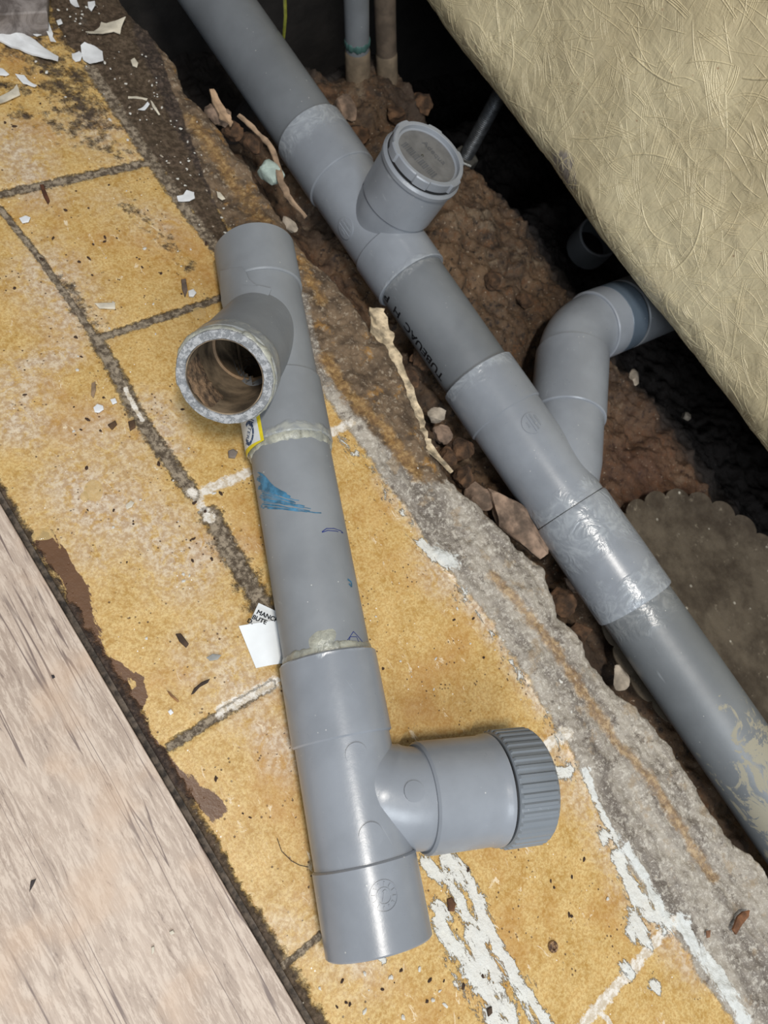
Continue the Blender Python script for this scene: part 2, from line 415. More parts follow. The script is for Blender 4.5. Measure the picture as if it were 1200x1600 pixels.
t = NT('yellow_glazed_tile')
nB = t.noise(9, 5, 0.6); nM = t.noise(38, 6, 0.65); nF = t.noise(170, 5, 0.7); nR = t.noise(70, 6, 0.7)
c = t.mix(t.step(nM, 0.32, 0.68), lin(176, 138, 70), lin(208, 174, 112))
c = t.mix(t.math('MULTIPLY', t.step(nF, 0.38, 0.60), 0.7), c, lin(216, 190, 132)); nG = t.noise(420, 3, 0.7); c = t.mix(t.math('MULTIPLY', t.step(nG, 0.56, 0.42), 0.45), c, lin(160, 116, 52))
c = t.mix(t.math('MULTIPLY', t.step(nB, 0.50, 0.68), 0.5), c, lin(172, 120, 52))
haze = t.math('MULTIPLY', t.math('MULTIPLY', t.ragged(t.attr('haze'), nB, 1.2, 0.45, 0.50), t.step(t.noise(75, 6, 0.75, None, 0.6), 0.34, 0.56)), 0.85)
c = t.mix(haze, c, t.mix(t.step(nF, 0.40, 0.62), lin(176, 152, 128), lin(216, 204, 186)))
wsc = t.noise(90, 6, 0.75, t.mapv((1.0, 0.5, 1), (0, 0, 0.9)), 0.8)
c = t.mix(t.math('MULTIPLY', t.step(wsc, 0.60, 0.66), t.step(nB, 0.42, 0.6)), c, lin(226, 208, 176))
pit = t.math('MULTIPLY', t.step(t.vor(170), 0.20, 0.12), t.step(t.noise(28, 3), 0.50, 0.60))
c = t.mix(t.math('MULTIPLY', pit, 0.85), c, lin(74, 50, 32))
pit2 = t.math('MULTIPLY', t.step(t.vor(95, t.mapv((1, 1.6, 1), (0, 0, 0.4))), 0.12, 0.07), t.step(t.noise(17, 3), 0.5, 0.58))
c = t.mix(t.math('MULTIPLY', pit2, 0.8), c, lin(60, 42, 30))
wp = t.math('MULTIPLY', t.step(t.vor(120, t.mapv((1, 1, 1), (0, 0, 1), (3, 1, 0))), 0.10, 0.06), t.step(t.noise(33, 2), 0.52, 0.6))
c = t.mix(wp, c, lin(238, 232, 220))
stain = t.ragged(t.attr('stain'), t.noise(60, 5, 0.7, t.mapv((1.6, 0.5, 1), (0, 0, 0.25))), 1.7, 0.05); c = t.mix(stain, c, t.mix(nM, lin(84, 58, 38), lin(112, 80, 54)))
mortar = t.ragged(t.attr('mortar'), nR, 1.6, 0.22)
nL = t.noise(26, 6, 0.7, t.mapv((1, 0.22, 1), (0, 0, 0.03)), 0.5)
mc = t.mix(t.step(nL, 0.36, 0.62), lin(112, 104, 96), lin(172, 164, 152)); mc = t.mix(t.math('MULTIPLY', t.step(nF, 0.50, 0.64), 0.7), mc, lin(204, 198, 186)); mc = t.mix(t.math('MULTIPLY', t.step(t.noise(60, 5, 0.7), 0.56, 0.66), 0.7), mc, lin(88, 78, 70))
mc = t.mix(t.math('MULTIPLY', t.step(nG, 0.58, 0.64), 0.6), mc, lin(214, 208, 196)); mc = t.mix(t.math('MULTIPLY', t.step(nM, 0.56, 0.66), 0.5), mc, lin(160, 138, 108))
c = t.mix(mortar, c, mc)
mud = t.ragged(t.attr('mud'), nR, 1.4, 0.25)
dc = t.mix(t.step(nM, 0.35, 0.65), lin(74, 60, 46), lin(124, 104, 82)); dc = t.mix(t.math('MULTIPLY', t.step(t.noise(30, 5, 0.7), 0.56, 0.68), 0.8), dc, lin(158, 118, 62)); dc = t.mix(t.math('MULTIPLY', t.step(nF, 0.54, 0.64), 0.7), dc, lin(164, 150, 130))
c = t.mix(mud, c, dc)
c = t.mix(t.math('MULTIPLY', t.ragged(t.attr('rust'), nR, 1.6, 0.25, 0.62), 0.62), c, t.mix(t.step(nF, 0.4, 0.6), lin(132, 98, 56), lin(178, 142, 86)))
gr = t.ragged(t.attr('grime_and_edge'), nR, 1.2, 0.14); gc = t.mix(t.step(nF, 0.4, 0.65), lin(38, 30, 26), lin(84, 70, 60)); gc = t.mix(wp, gc, lin(190, 182, 168))
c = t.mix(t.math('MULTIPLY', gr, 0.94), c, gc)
nH = t.noise(150, 6, 0.75); gd = t.ragged(t.attr('grout_dark'), nH, 1.3, 0.15); c = t.mix(gd, c, t.mix(t.step(nF, 0.40, 0.62), lin(84, 72, 58), lin(156, 142, 122)))
gw = t.ragged(t.attr('grout_white'), nH, 1.8, 0.12); c = t.mix(gw, c, t.mix(t.step(nF, 0.4, 0.6), lin(196, 182, 160), lin(228, 222, 212)))
pa = t.ragged(t.attr('paint'), t.noise(62, 7, 0.78, t.mapv((1.4, 0.6, 1), (0, 0, 0.45)), 0.4), 2.6, 0.07, 0.60); c = t.mix(t.math('MULTIPLY', pa, t.mixf(nR, 0.7, 1.0)), c, t.mix(nF, lin(206, 210, 208), lin(234, 236, 232)))
rgh = t.math('MAXIMUM', t.math('MAXIMUM', mortar, mud), t.math('MAXIMUM', gr, t.math('MAXIMUM', gd, pa)))
r = t.mixf(rgh, t.mixf(nR, 0.28, 0.5), 0.88)
b = t.bump(nF, 0.0007, 0.5); b = t.bump(t.math('MULTIPLY', rgh, nR), 0.004, 0.9, b); b = t.bump(pit, -0.0006, 0.6, b)
M_FLOOR = t.out(c, r, b)
fl = mesh_obj('floor', G.reshape(-1, 3), Fq, M_FLOOR, loc=(0, 0, 0), attrs=at_f, sharp=0); fl['kind'] = 'structure'

# ---- earth in the trench and under the bath
def ground_z(x, y):
    g = np.full(np.shape(x), -0.118)
    g = g + 0.055 * np.exp(-((x - 0.515) / 0.045) ** 2) * sstep(-0.05, 0.1, y) * (1 - sstep(0.62, 0.8, y))
    g = g + 0.060 * np.exp(-((x - 0.80) / 0.10) ** 2 - ((y - 0.50) / 0.15) ** 2)
    g = g + 0.030 * np.exp(-((x - 0.72) / 0.05) ** 2 - ((y - 0.32) / 0.09) ** 2)
    g = g + 0.035 * np.exp(-((x - 0.80) / 0.12) ** 2 - ((y - 0.74) / 0.07) ** 2)
    g = g - 0.22 * sstep(0.80, 0.95, y) - 0.09 * sstep(0.92, 1.1, x) * (1 - sstep(0.45, 0.7, y)) - 0.2 * sstep(0.90, 1.0, x) * sstep(0.5, 0.62, y)
    g = g - 0.25 * sstep(0.70, 0.80, y) * (1 - sstep(0.58, 0.68, x))
    am = 1 - 0.85 * np.exp(-(((x - 0.778) ** 2 + (y + 0.192) ** 2) / 0.19 ** 2) ** 3)
    g = g + am * ((fbm(x, y, 14, 21, 6) - 0.5) * 0.055 + (fbm(x, y, 70, 31, 4) - 0.5) * 0.022 + np.abs(fbm(x, y, 20, 41, 2) - 0.5) * 0.03)
    return g
gx = np.linspace(0.43, 1.7, 420); gy = np.linspace(-0.75, 1.3, 620); GX, GY = np.meshgrid(gx, gy); GZ = ground_z(GX, GY)
idx = np.arange(GX.size).reshape(GX.shape); Fq = np.stack([idx[:-1, :-1], idx[:-1, 1:], idx[1:, 1:], idx[1:, :-1]], -1).reshape(-1, 4)
red = np.exp(-((GX - 0.53) / 0.05) ** 2 - ((GY - 0.44) / 0.10) ** 2) + 0.5 * np.exp(-((GX - 0.85) / 0.12) ** 2 - ((GY + 0.02) / 0.15) ** 2)
shade_tone = np.clip(sstep(0.88, 1.0, GX) * 0.9 + sstep(0.72, 0.84, GY), 0, 1)  # soil painted near-black under the bath and at the back, as shade
t = NT('brown_earth_rubble'); n1 = t.noise(16, 6, 0.65); n2 = t.noise(80, 6, 0.7); n3 = t.noise(230, 4, 0.7)
c = t.mix(t.step(n1, 0.34, 0.66), lin(66, 50, 36), lin(116, 92, 68)); c = t.mix(t.step(n2, 0.52, 0.64), c, lin(96, 68, 44)); c = t.mix(t.step(n2, 0.46, 0.36), c, lin(42, 32, 24))
c = t.mix(t.math('MULTIPLY', t.step(n3, 0.62, 0.68), 0.7), c, lin(184, 168, 146))
c = t.mix(t.math('MULTIPLY', t.step(t.noise(8, 5, 0.7), 0.48, 0.62), 0.75), c, lin(44, 36, 31)); c = t.mix(t.math('MULTIPLY', t.step(t.noise(11, 5, 0.7, t.mapv((1, 1, 1), (0, 0, 0), (5, 2, 1))), 0.56, 0.66), 0.7), c, lin(128, 112, 92))
c = t.mix(t.math('MULTIPLY', t.attr('red'), 0.8), c, t.mix(n2, lin(66, 38, 26), lin(112, 66, 44)))
c = t.mix(t.ragged(t.attr('shade_tone'), n1, 0.6, 0.3), c, t.mix(t.step(n3, 0.66, 0.7), lin(34, 28, 25), lin(90, 84, 78)))
b = t.bump(n2, 0.004, 0.8); b = t.bump(n3, 0.0015, 0.7, b)
soil = mesh_obj('ground', np.stack([GX, GY, GZ], -1).reshape(-1, 3), Fq, t.out(c, t.mixf(n2, 0.65, 0.95), b), loc=(0, 0, 0), attrs={'red': red.ravel(), 'shade_tone': shade_tone.ravel()}, sharp=0)
soil['kind'] = 'structure'

# ---- dark walls added to keep ambient light out below and behind the bath
M_WALL = plain('dark_niche_wall', (44, 41, 39), 0.9, 0.15, 20, 0.004)
def box(x0, y0, z0, x1, y1, z1):
    V = [(x, y, z_) for x in (x0, x1) for y in (y0, y1) for z_ in (z0, z1)]
    return V, [(0, 1, 3, 2), (4, 6, 7, 5), (0, 4, 5, 1), (2, 3, 7, 6), (0, 2, 6, 4), (1, 5, 7, 3)]
def struct_box(name, b, mat):
    V, Fc = box(*b); o = mesh_obj(name, V, Fc, mat, smooth=False); o['kind'] = 'structure'; return o
struct_box('wall_back', (-0.2, 1.12, -0.5, 1.82, 1.24, 0.9), M_WALL)
struct_box('wall_right', (1.70, -0.75, -0.5, 1.82, 1.12, 0.9), M_WALL)

# ---- laminate flooring laid over the tiles
p0 = at(0, 787, 0.011); p1 = at(478, 1600, 0.011); dv = (p1 - p0) / np.linalg.norm(p1 - p0)
n2d = np.array([dv[1], -dv[0], 0]); n2d = n2d if n2d[0] < 0 else -n2d
a0 = p0 - dv * 0.5; a1 = p1 + dv * 0.25
V = []
for zz, ins in ((0.0032, 0.0), (0.0104, 0.0), (0.011, 0.0006)):
    V += [a0 + n2d * ins, a1 + n2d * ins, a1 + n2d * 0.5, a0 + n2d * 0.5]
    for k in range(4): V[-1 - k] = np.array([V[-1 - k][0], V[-1 - k][1], zz])
Fc = [(3, 2, 1, 0), (8, 9, 10, 11)] + [(l * 4 + k, l * 4 + (k + 1) % 4, (l + 1) * 4 + (k + 1) % 4, (l + 1) * 4 + k) for l in range(2) for k in range(4)]
t = NT('pale_oak_laminate'); ang = math.atan2(dv[1], dv[0])
mv = t.mapv((1, 1, 1), (0, 0, 0)); vr = t.n('ShaderNodeVectorRotate', rotation_type='Z_AXIS'); t.put(vr.inputs['Vector'], t.co); vr.inputs['Angle'].default_value = -ang + 0.02; rv = vr.outputs[0]
def scl(v, s):
    nd = t.n('ShaderNodeVectorMath', operation='MULTIPLY'); t.put(nd.inputs[0], v); nd.inputs[1].default_value = s; return nd.outputs[0]
g1 = t.noise(30, 5, 0.6, scl(rv, (0.10, 1, 1)), 0.6); g2 = t.noise(230, 7, 0.8, scl(rv, (0.16, 1, 1)), 0.5); g3 = t.noise(17, 4, 0.5, scl(rv, (0.05, 1, 1)), 0.5)
c = t.mix(t.step(g1, 0.3, 0.7), lin(152, 134, 120), lin(188, 170, 154)); c = t.mix(t.math('MULTIPLY', t.step(g2, 0.46, 0.58), 0.75), c, lin(208, 192, 176))
c = t.mix(t.math('MULTIPLY', t.step(g2, 0.42, 0.34), 0.9), c, lin(122, 106, 96))
ln = t.math('ABSOLUTE', t.math('SUBTRACT', t.math('FRACT', t.math('MULTIPLY', g3, 12.0)), 0.5)); ln = t.math('MULTIPLY', t.step(ln, 0.07, 0.02), t.step(t.noise(9, 3), 0.36, 0.50))
c = t.mix(t.math('MULTIPLY', ln, 0.85), c, lin(104, 88, 82))
c = t.mix(t.math('MULTIPLY', t.step(t.noise(13, 3), 0.52, 0.68), 0.4), c, lin(196, 166, 138))
lam = mesh_obj('laminate_board', V, Fc, t.out(c, 0.5, t.bump(g2, 0.0006, 0.5)), loc=None, smooth=False)
tag(lam, 'pale wood-grain laminate floorboard laid over the yellow tiles at lower left', 'floorboard')
V, Fc = [], []
u0 = a0 + n2d * -0.006; u1 = a1 + n2d * -0.0065
for q, (A, B) in enumerate(((u0, u1), (a0 + n2d * 0.5, a1 + n2d * 0.5))):
    for P in (A, B):
        for zz in (0.0, 0.0030): V.append((P[0], P[1], zz))
und = mesh_obj('foam_underlay', V, [(0, 2, 3, 1), (4, 5, 7, 6), (1, 3, 7, 5), (0, 4, 6, 2), (0, 1, 5, 4), (2, 6, 7, 3)], plain('dirty_grey_foam', (74, 66, 58), 0.9, 0.4, 150, 0.002), smooth=False)
tag(und, 'thin dirty dark underlay showing along the edge of the laminate board', 'underlay')

# ================================================================= BATH
t = NT('resin_fibreglass'); n1 = t.noise(7, 4); n2 = t.noise(60, 5, 0.6); n3 = t.noise(22, 4, 0.55, None, 1.2)
c = t.mix(t.step(n1, 0.35, 0.65), lin(198, 184, 148), lin(218, 205, 168)); c = t.mix(t.math('MULTIPLY', t.step(n3, 0.52, 0.66), 0.35), c, lin(224, 208, 170))
c = t.mix(t.math('MULTIPLY', t.math('MULTIPLY', t.step(t.vor(55), 0.10, 0.05), t.step(t.noise(14, 2), 0.54, 0.6)), 0.6), c, lin(150, 112, 84))
c = t.mix(t.math('MULTIPLY', t.ragged(t.attr('smudge'), n2, 1.2, 0.15), 0.8), c, t.mix(n2, lin(120, 112, 112), lin(176, 168, 164)))
fb1 = t.noise(75, 3, 0.5, t.mapv((1, 1, 0.12), (0.6, 0, 0.3)), 0.4); fb2 = t.noise(75, 3, 0.5, t.mapv((1, 0.12, 1), (0.4, 0, 0.2)), 0.4); fb3 = t.noise(80, 3, 0.5, t.mapv((1, 1, 0.12), (-0.8, 0, 0.3)), 0.4)
fh = t.math('MAXIMUM', t.math('MAXIMUM', fb1, fb2), fb3)
b = t.bump(fh, 0.004, 0.55); b = t.bump(n2, 0.0015, 0.5, b); b = t.bump(n3, 0.004, 0.6, b)
M_TUB = t.out(c, t.mixf(n2, 0.30, 0.46), b)
# outline across the bath: underside, rounded corner, outer wall, rim
prof = [(1.62, 0.030), (1.20, 0.030)] + [(0.938 + 0.0 - 0.075 * math.sin(a), 0.105 - 0.075 * math.cos(a)) for a in np.linspace(0.0, PI / 2 + 0.0, 26)]
prof += [(0.863 - 0.02 * k / 60 + 0.0, 0.105 + 0.40 * k / 60) for k in range(1, 61)]
prof += [(0.815, 0.512), (0.802, 0.520), (0.802, 0.530), (0.815, 0.536), (0.87, 0.536), (0.90, 0.51), (0.93, 0.20), (0.99, 0.10), (1.25, 0.075), (1.50, 0.10), (1.58, 0.20), (1.60, 0.51), (1.62, 0.536), (1.66, 0.536), (1.66, 0.51), (1.64, 0.50), (1.62, 0.030)]
prof = np.array(prof); yt = np.concatenate([np.linspace(-0.72, -0.15, 40, endpoint=False), np.linspace(-0.15, 0.85, 300), np.linspace(0.86, 1.10, 20)])
PX = np.repeat(prof[None, :, 0], len(yt), 0); PZ = np.repeat(prof[None, :, 1], len(yt), 0); PY = np.repeat(yt[:, None], len(prof), 1)
ss_ = np.concatenate([[0], np.cumsum(np.hypot(*np.diff(prof, axis=0).T))])
S2 = np.repeat(ss_[None, :], len(yt), 0)
outer = (np.arange(len(prof)) < 90)[None, :]
def tub_off(y, s): return (fbm(y, s, 5, 61, 2) - 0.5) * 0.016 + (fbm(y, s, 22, 63, 3) - 0.5) * 0.0045 + 0.007 * np.sin((y - 0.74) * 3.6)
PX = PX + tub_off(PY, S2) * outer
idx = np.arange(PX.size).reshape(PX.shape); Fq = np.stack([idx[:-1, :-1], idx[:-1, 1:], idx[1:, 1:], idx[1:, :-1]], -1).reshape(-1, 4).tolist()
nprof = len(prof); Fq.append(list(idx[0, :])); Fq.append(list(idx[-1, :]))
V = np.stack([PX, PY, PZ], -1).reshape(-1, 3)
ps = at(882, 262, 0.09); sm = 1.5 * np.exp(-(((V[:, 1] - 0.405) / 0.026) ** 2 + ((V[:, 2] - 0.075) / 0.024) ** 2)) * (V[:, 0] < 0.93)
def tub_pts(A):
    s_, y_, l_ = A[:, 0], A[:, 1], A[:, 2]
    i = np.clip(np.searchsorted(ss_, s_) - 1, 0, nprof - 2); f = ((s_ - ss_[i]) / (ss_[i + 1] - ss_[i]))[:, None]
    p = prof[i] + (prof[i + 1] - prof[i]) * f; tn = prof[i + 1] - prof[i]; tn = tn / np.linalg.norm(tn, axis=1)[:, None]
    nn = np.stack([-tn[:, 1], tn[:, 0]], 1); nn = np.where((nn[:, 0] < 0.2)[:, None], nn, -nn)
    return np.stack([p[:, 0] + tub_off(y_, s_) + nn[:, 0] * l_, y_, p[:, 1] + nn[:, 1] * l_], 1)
sV = []; sF = []; s_lo = ss_[3]; s_hi = ss_[86]
def strand(s, y, a, L, r, bend):
    n = 9; base = len(V) + len(sV); pts = []
    for k in range(n):
        f = k / (n - 1) - 0.5; ang = a + bend * f
        pts.append((s + math.sin(ang) * L * f, y + math.cos(ang) * L * f))
    if min(p[0] for p in pts) < s_lo or max(p[0] for p in pts) > s_hi: return
    for k, (sq, yq) in enumerate(pts):
        tp = 0.35 if k in (0, n - 1) else 1.0; j = pts[min(k + 1, n - 1)]; i_ = pts[max(k - 1, 0)]
        dx, dy = j[0] - i_[0], j[1] - i_[1]; l = math.hypot(dx, dy); px_, py_ = -dy / l, dx / l
        for (o_, h_) in ((-1.5, -0.5), (-0.75, 0.55), (0, 1.0), (0.75, 0.55), (1.5, -0.5)):
            sV.append((sq + px_ * r * o_, yq + py_ * r * o_, r * h_ * tp))
    for k in range(n - 1):
        for q in range(4):
            a_ = base + k * 5 + q; sF.append((a_, a_ + 1, a_ + 6, a_ + 5))
for k in range(2600):
    y = rng.uniform(-0.12, 0.85); s = s_lo + (s_hi - s_lo) * rng.random() ** 1.35; a = rng.uniform(0, PI); m = rng.choice((1, 1, 1, 1, 2, 4))
    L = rng.uniform(0.015, 0.065); bend = rng.gauss(0, 0.25); r = rng.uniform(0.00028, 0.00068)
    for q in range(m):
        o_ = (q - m / 2) * rng.uniform(0.0016, 0.003)
        strand(s + math.cos(a) * o_, y - math.sin(a) * o_, a + rng.uniform(-0.05, 0.05), L * rng.uniform(0.8, 1.2), r, bend)
for k in range(22):
    strand(rng.uniform(s_lo + .05, s_hi - .05), rng.uniform(0, 0.7), rng.uniform(0, PI), rng.uniform(0.07, 0.11), rng.uniform(0.0008, 0.0012), rng.uniform(-0.9, 0.9))
allV = np.concatenate([V, tub_pts(np.array(sV))]); allF = Fq + sF
bath = thing('bathtub', 'cream bathtub seen from outside, its fibreglass-reinforced side hanging over the trench', 'bathtub', (1.2, 0.2, 0.03))
shell = mesh_obj('shell', allV, allF, M_TUB, bath, attrs={'smudge': np.concatenate([sm, np.zeros(len(sV))])}, sharp=0)

# threaded foot of the bath
fp = at(716, 266, -0.140)[:2]; fx, fy = fp
gz = float(ground_z(np.array([fx]), np.array([fy]))[0])
M_ROD = plain('dull_threaded_steel', (70, 72, 74), 0.45, 0.2, 80, 0.0004, Metallic=0.6)
V = []; Fc = []; seg = 20; turns = 60; z0 = -0.13; z1 = 0.06; NZ = 260
for k in range(NZ):
    zz = z0 + (z1 - z0) * k / (NZ - 1)
    for j in range(seg):
        a = 2 * PI * j / seg; rr = 0.0108 + 0.0011 * math.sin(2 * PI * turns * k / NZ - a); V.append((fx + rr * math.cos(a), fy + rr * math.sin(a), zz))
for k in range(NZ - 1):
    for j in range(seg): a = k * seg + j; b_ = k * seg + (j + 1) % seg; Fc.append((a, b_, b_ + seg, a + seg))
rod = mesh_obj('threaded_rod', V, Fc, M_ROD, bath, sharp=0)
V = []; Fc = []
for zz, rr in ((-0.128, 0.0205), (-0.126, 0.022), (-0.110, 0.022), (-0.108, 0.0205)):
    for j in range(6): a = PI / 3 * j + 0.3; V.append((fx + rr * math.cos(a), fy + rr * math.sin(a), zz))
Fc = [list(range(6)), list(range(18, 24))] + [(l * 6 + j, l * 6 + (j + 1) % 6, (l + 1) * 6 + (j + 1) % 6, (l + 1) * 6 + j) for l in range(3) for j in range(6)]
mesh_obj('nut', V, Fc, M_STEEL, bath, smooth=False)
ft = lathe('foot', (fx, fy, -0.128), (0, 0, -1), [(0, 0.001), (0, 0.021), (0.002, 0.023), (0.030, 0.024), (max(0.04, -0.128 - gz + 0.012), 0.028), (max(0.04, -0.128 - gz + 0.012), 0.001)], plain('pale_plastic_foot', (150, 146, 136), 0.6), bath, 48)
ft['label'] = 'pale round plastic foot'

# ================================================================= INSTALLED DRAIN (in the trench)
TX, TZ = 0.629, -0.030
R, RS, RB = 0.0452, 0.0500, 0.0478                       # pipe, socket, fitting body
drain = thing('drain_pipe', 'glued grey PVC drain line lying in the trench with branch fittings and cap', 'pipe', (TX, 0.2, TZ - R))
A0 = (TX, 0, TZ); AD = (0, -1, 0)                         # s = -y
def smear(s, th): return np.zeros(len(th))
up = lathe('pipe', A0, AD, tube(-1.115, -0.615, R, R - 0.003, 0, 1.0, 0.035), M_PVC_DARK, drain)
sock = lathe('socket', A0, AD, tube(-0.637, -0.553, RS, R - 0.001, 1.1, 0.0, 0.06), M_PVC, drain)
body1 = lathe('tee_body', A0, AD, [(-0.556, R - 0.002), (-0.556, RB), (-0.437, RB, 0.0), (-0.437, R - 0.002), (-0.556, R - 0.002)], M_PVC, drain)
lathe('socket', A0, AD, tube(-0.440, -0.382, RS, R - 0.001, 0.0, 0.6, 0.02), M_PVC, drain)
# upright branch with the screwed inspection cap
BX, BY = 0.636, 0.468
B0 = (BX, BY, 0)
bd = np.array([0.12, -0.06, 1.0]); bd /= np.linalg.norm(bd)
lathe('branch', (BX - 0.004, BY, TZ), bd, [(0.0, 0.001), (0.0, 0.044), (0.040, 0.0465), (0.058, 0.0465), (0.058, 0.038), (0.02, 0.037), (0.0, 0.001)], M_PVC, drain)
lathe('branch_socket', (BX - 0.004, BY, TZ), bd, [(0.056, 0.038), (0.056, 0.0475), (0.058, 0.049), (0.112, 0.0497), (0.114, 0.052), (0.119, 0.0525), (0.122, 0.050), (0.122, 0.040), (0.056, 0.038)], M_PVC, drain)
cap_root = np.array((BX - 0.004, BY, TZ)) + bd * 0.124
lathe('seal', cap_root - bd * 0.002, bd, [(0, 0.036), (0, 0.0485), (0.003, 0.0485), (0.003, 0.036), (0, 0.036)], M_RUBBER, drain)['label'] = 'black rubber seal'
# cap with grip steps and recessed top
d_, u_, v_ = frame(bd); seg = 144; V = []; Fc = []
rows = [(0.0, 0, 0.001), (0.0, 0, 0.046), (0.001, 1, 0.0475), (0.0115, 1, 0.0475), (0.013, 1, 0.0463), (0.013, 0, 0.0425), (0.0125, 0, 0.0418), (0.0075, 0, 0.0412), (0.0070, 0, 0.0405), (0.0070, 0, 0.0005)]
for (s_, o_, r_) in rows:
    for j in range(seg):
        a = 2 * PI * j / seg; k = (j % 12); rr = r_ + (0.0024 if (o_ and (j % 24) < 9) else 0.0)
        V.append(cap_root + d_ * s_ + (u_ * math.cos(a) + v_ * math.sin(a)) * rr)
for i in range(len(rows) - 1):
    for j in range(seg): a = i * seg + j; b_ = i * seg + (j + 1) % seg; Fc.append((a, b_, b_ + seg, a + seg))
capm = mesh_obj('cap', V, Fc, M_PVC, drain, attrs={'glue': [0.0] * len(V)}, sharp=30); capm['label'] = 'round grey screw cap'
# writing raised in the recess
def flat_on(name, vt, center, ux, uy, n, mat, parent, h=0.0004):
    V = [np.asarray(center) + np.asarray(ux) * x + np.asarray(uy) * y + np.asarray(n) * h for x, y in vt[0]]
    return mesh_obj(name, V, vt[1], mat, parent, smooth=False)
M_CAPLBL = plain('worn_grey_label', (104, 104, 104), 0.6, 0.08)
M_CAPINK = plain('faded_grey_print', (84, 86, 90), 0.6, 0.1)
ccen = cap_root + d_ * 0.0072
la = at(610, 190, 0.09) - at(700, 270, 0.09); la[2] = 0; la /= -np.linalg.norm(la)     # reading direction of the print
lu = np.cross(d_, la); la = np.cross(lu, d_)
lathe('label', cap_root + d_ * 0.0068, d_, [(0, 0.0001), (0, 0.0385), (0.0004, 0.0385), (0.0004, 0.0001)], M_CAPLBL, capm, 72)['label'] = 'worn round grey label'
bars = []; x = -0.028
while x < 0.024:
    wd = rng.choice((0.0008, 0.0014, 0.002)); bars.append(box2(x, -0.022, x + wd, -0.010)); x += wd + rng.choice((0.0009, 0.0015))
flat_on('label_print', merge2(*bars, off2(text2('Adequa', 0.012), 0.001, 0.0135)), ccen, la, lu, d_, M_CAPINK, capm)
lathe('pin', ccen - la * 0.004 - lu * 0.006, d_, [(0, 0.0001), (0, 0.0018), (0.0012, 0.0013), (0.0016, 0.0001)], M_STEEL, capm, 20)['label'] = 'small shiny steel pin'

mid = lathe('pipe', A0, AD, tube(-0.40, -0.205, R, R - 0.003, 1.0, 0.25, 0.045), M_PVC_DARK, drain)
lathe('socket', A0, AD, tube(-0.228, -0.162, RS, R - 0.001, 0.75, 0.0, 0.04), M_PVC, drain)
lathe('wye_body', A0, AD, [(-0.165, R - 0.002), (-0.165, RB), (-0.10, RB), (-0.055, RB, 0.3), (-0.022, RB, 0.9), (-0.022, R - 0.002), (-0.165, R - 0.002)], M_PVC, drain)
lathe('pipe', A0, AD, tube(-0.030, -0.018, RS - 0.006, R - 0.003, 1.0, 1.0, 0.004), M_PVC_OLD, drain)['label'] = 'cement-smeared joint between two fittings'
lathe('coupling', A0, AD, [(-0.021, R), (-0.021, RS - 0.001, 1.1), (-0.018, RS, 1.1), (0.02, RS, 0.9), (0.06, RS + 0.0003, 0.35), (0.100, RS, 0.75), (0.114, RS, 1.0), (0.116, RS - 0.001, 1.0), (0.116, R), (-0.021, R)], M_PVC, drain)
def dirt(s, th):
    base = sstep(0.17, 0.36, s) * 0.72
    return base * (0.65 + 0.5 * np.cos(th - 0.2))
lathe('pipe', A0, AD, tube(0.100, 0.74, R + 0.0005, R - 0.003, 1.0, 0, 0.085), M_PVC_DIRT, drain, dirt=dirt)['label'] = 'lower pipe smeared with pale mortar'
# wye branch, elbow and outlet under the bath
J = np.array((TX, 0.040, TZ)); bd2 = np.array([0.707, 0.707, 0.0])
lathe('wye_branch', J, bd2, [(0.0, 0.001), (0.0, 0.042), (0.05, RB - 0.001), (0.12, RB - 0.001), (0.12, 0.03), (0, 0.001)], M_PVC, drain)
lathe('socket', J, bd2, tube(0.117, 0.222, RS - 0.0005, R - 0.001, 0.0, 0.2, 0.02), M_PVC, drain)
E0 = J + bd2 * 0.215; e_dir = np.array([1.0, -0.05, 0.0]); e_dir /= np.linalg.norm(e_dir)
K = E0 + bd2 * 0.045; pts = [E0 + bd2 * 0.0]
for k in range(17):
    f = k / 16; a = E0 + bd2 * 0.006; b_ = K + e_dir * 0.042; pts.append(a * (1 - f) ** 2 + 2 * K * f * (1 - f) + b_ * f * f)
sweep('elbow', pts, 0.0465, M_PVC, drain)
L0 = K + e_dir * 0.036
lathe('elbow_socket', L0, e_dir, tube(0.0, 0.030, 0.0500, R, 0, 0), M_PVC, drain)
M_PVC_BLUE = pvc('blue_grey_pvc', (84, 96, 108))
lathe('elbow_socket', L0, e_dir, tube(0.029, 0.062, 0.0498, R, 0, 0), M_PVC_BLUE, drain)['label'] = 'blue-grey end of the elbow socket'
lathe('seal', L0, e_dir, tube(0.061, 0.066, 0.0475, R, 0, 0), M_RUBBER, drain)['label'] = 'black rubber seal'
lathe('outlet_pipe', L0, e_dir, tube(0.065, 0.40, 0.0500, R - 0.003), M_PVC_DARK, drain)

# writing and moulded marks on the installed drain
cm = Cyl(A0, AD, R)
aa, pp = cm.hit(638, 522)
seq = text2('TUBEUAC  H  P', 0.0165, True, 1.0); seq = merge2(seq, off2(seq, 0.0005, 0), off2(seq, 0, 0.0005), off2(seq, 0.0005, 0.0005))
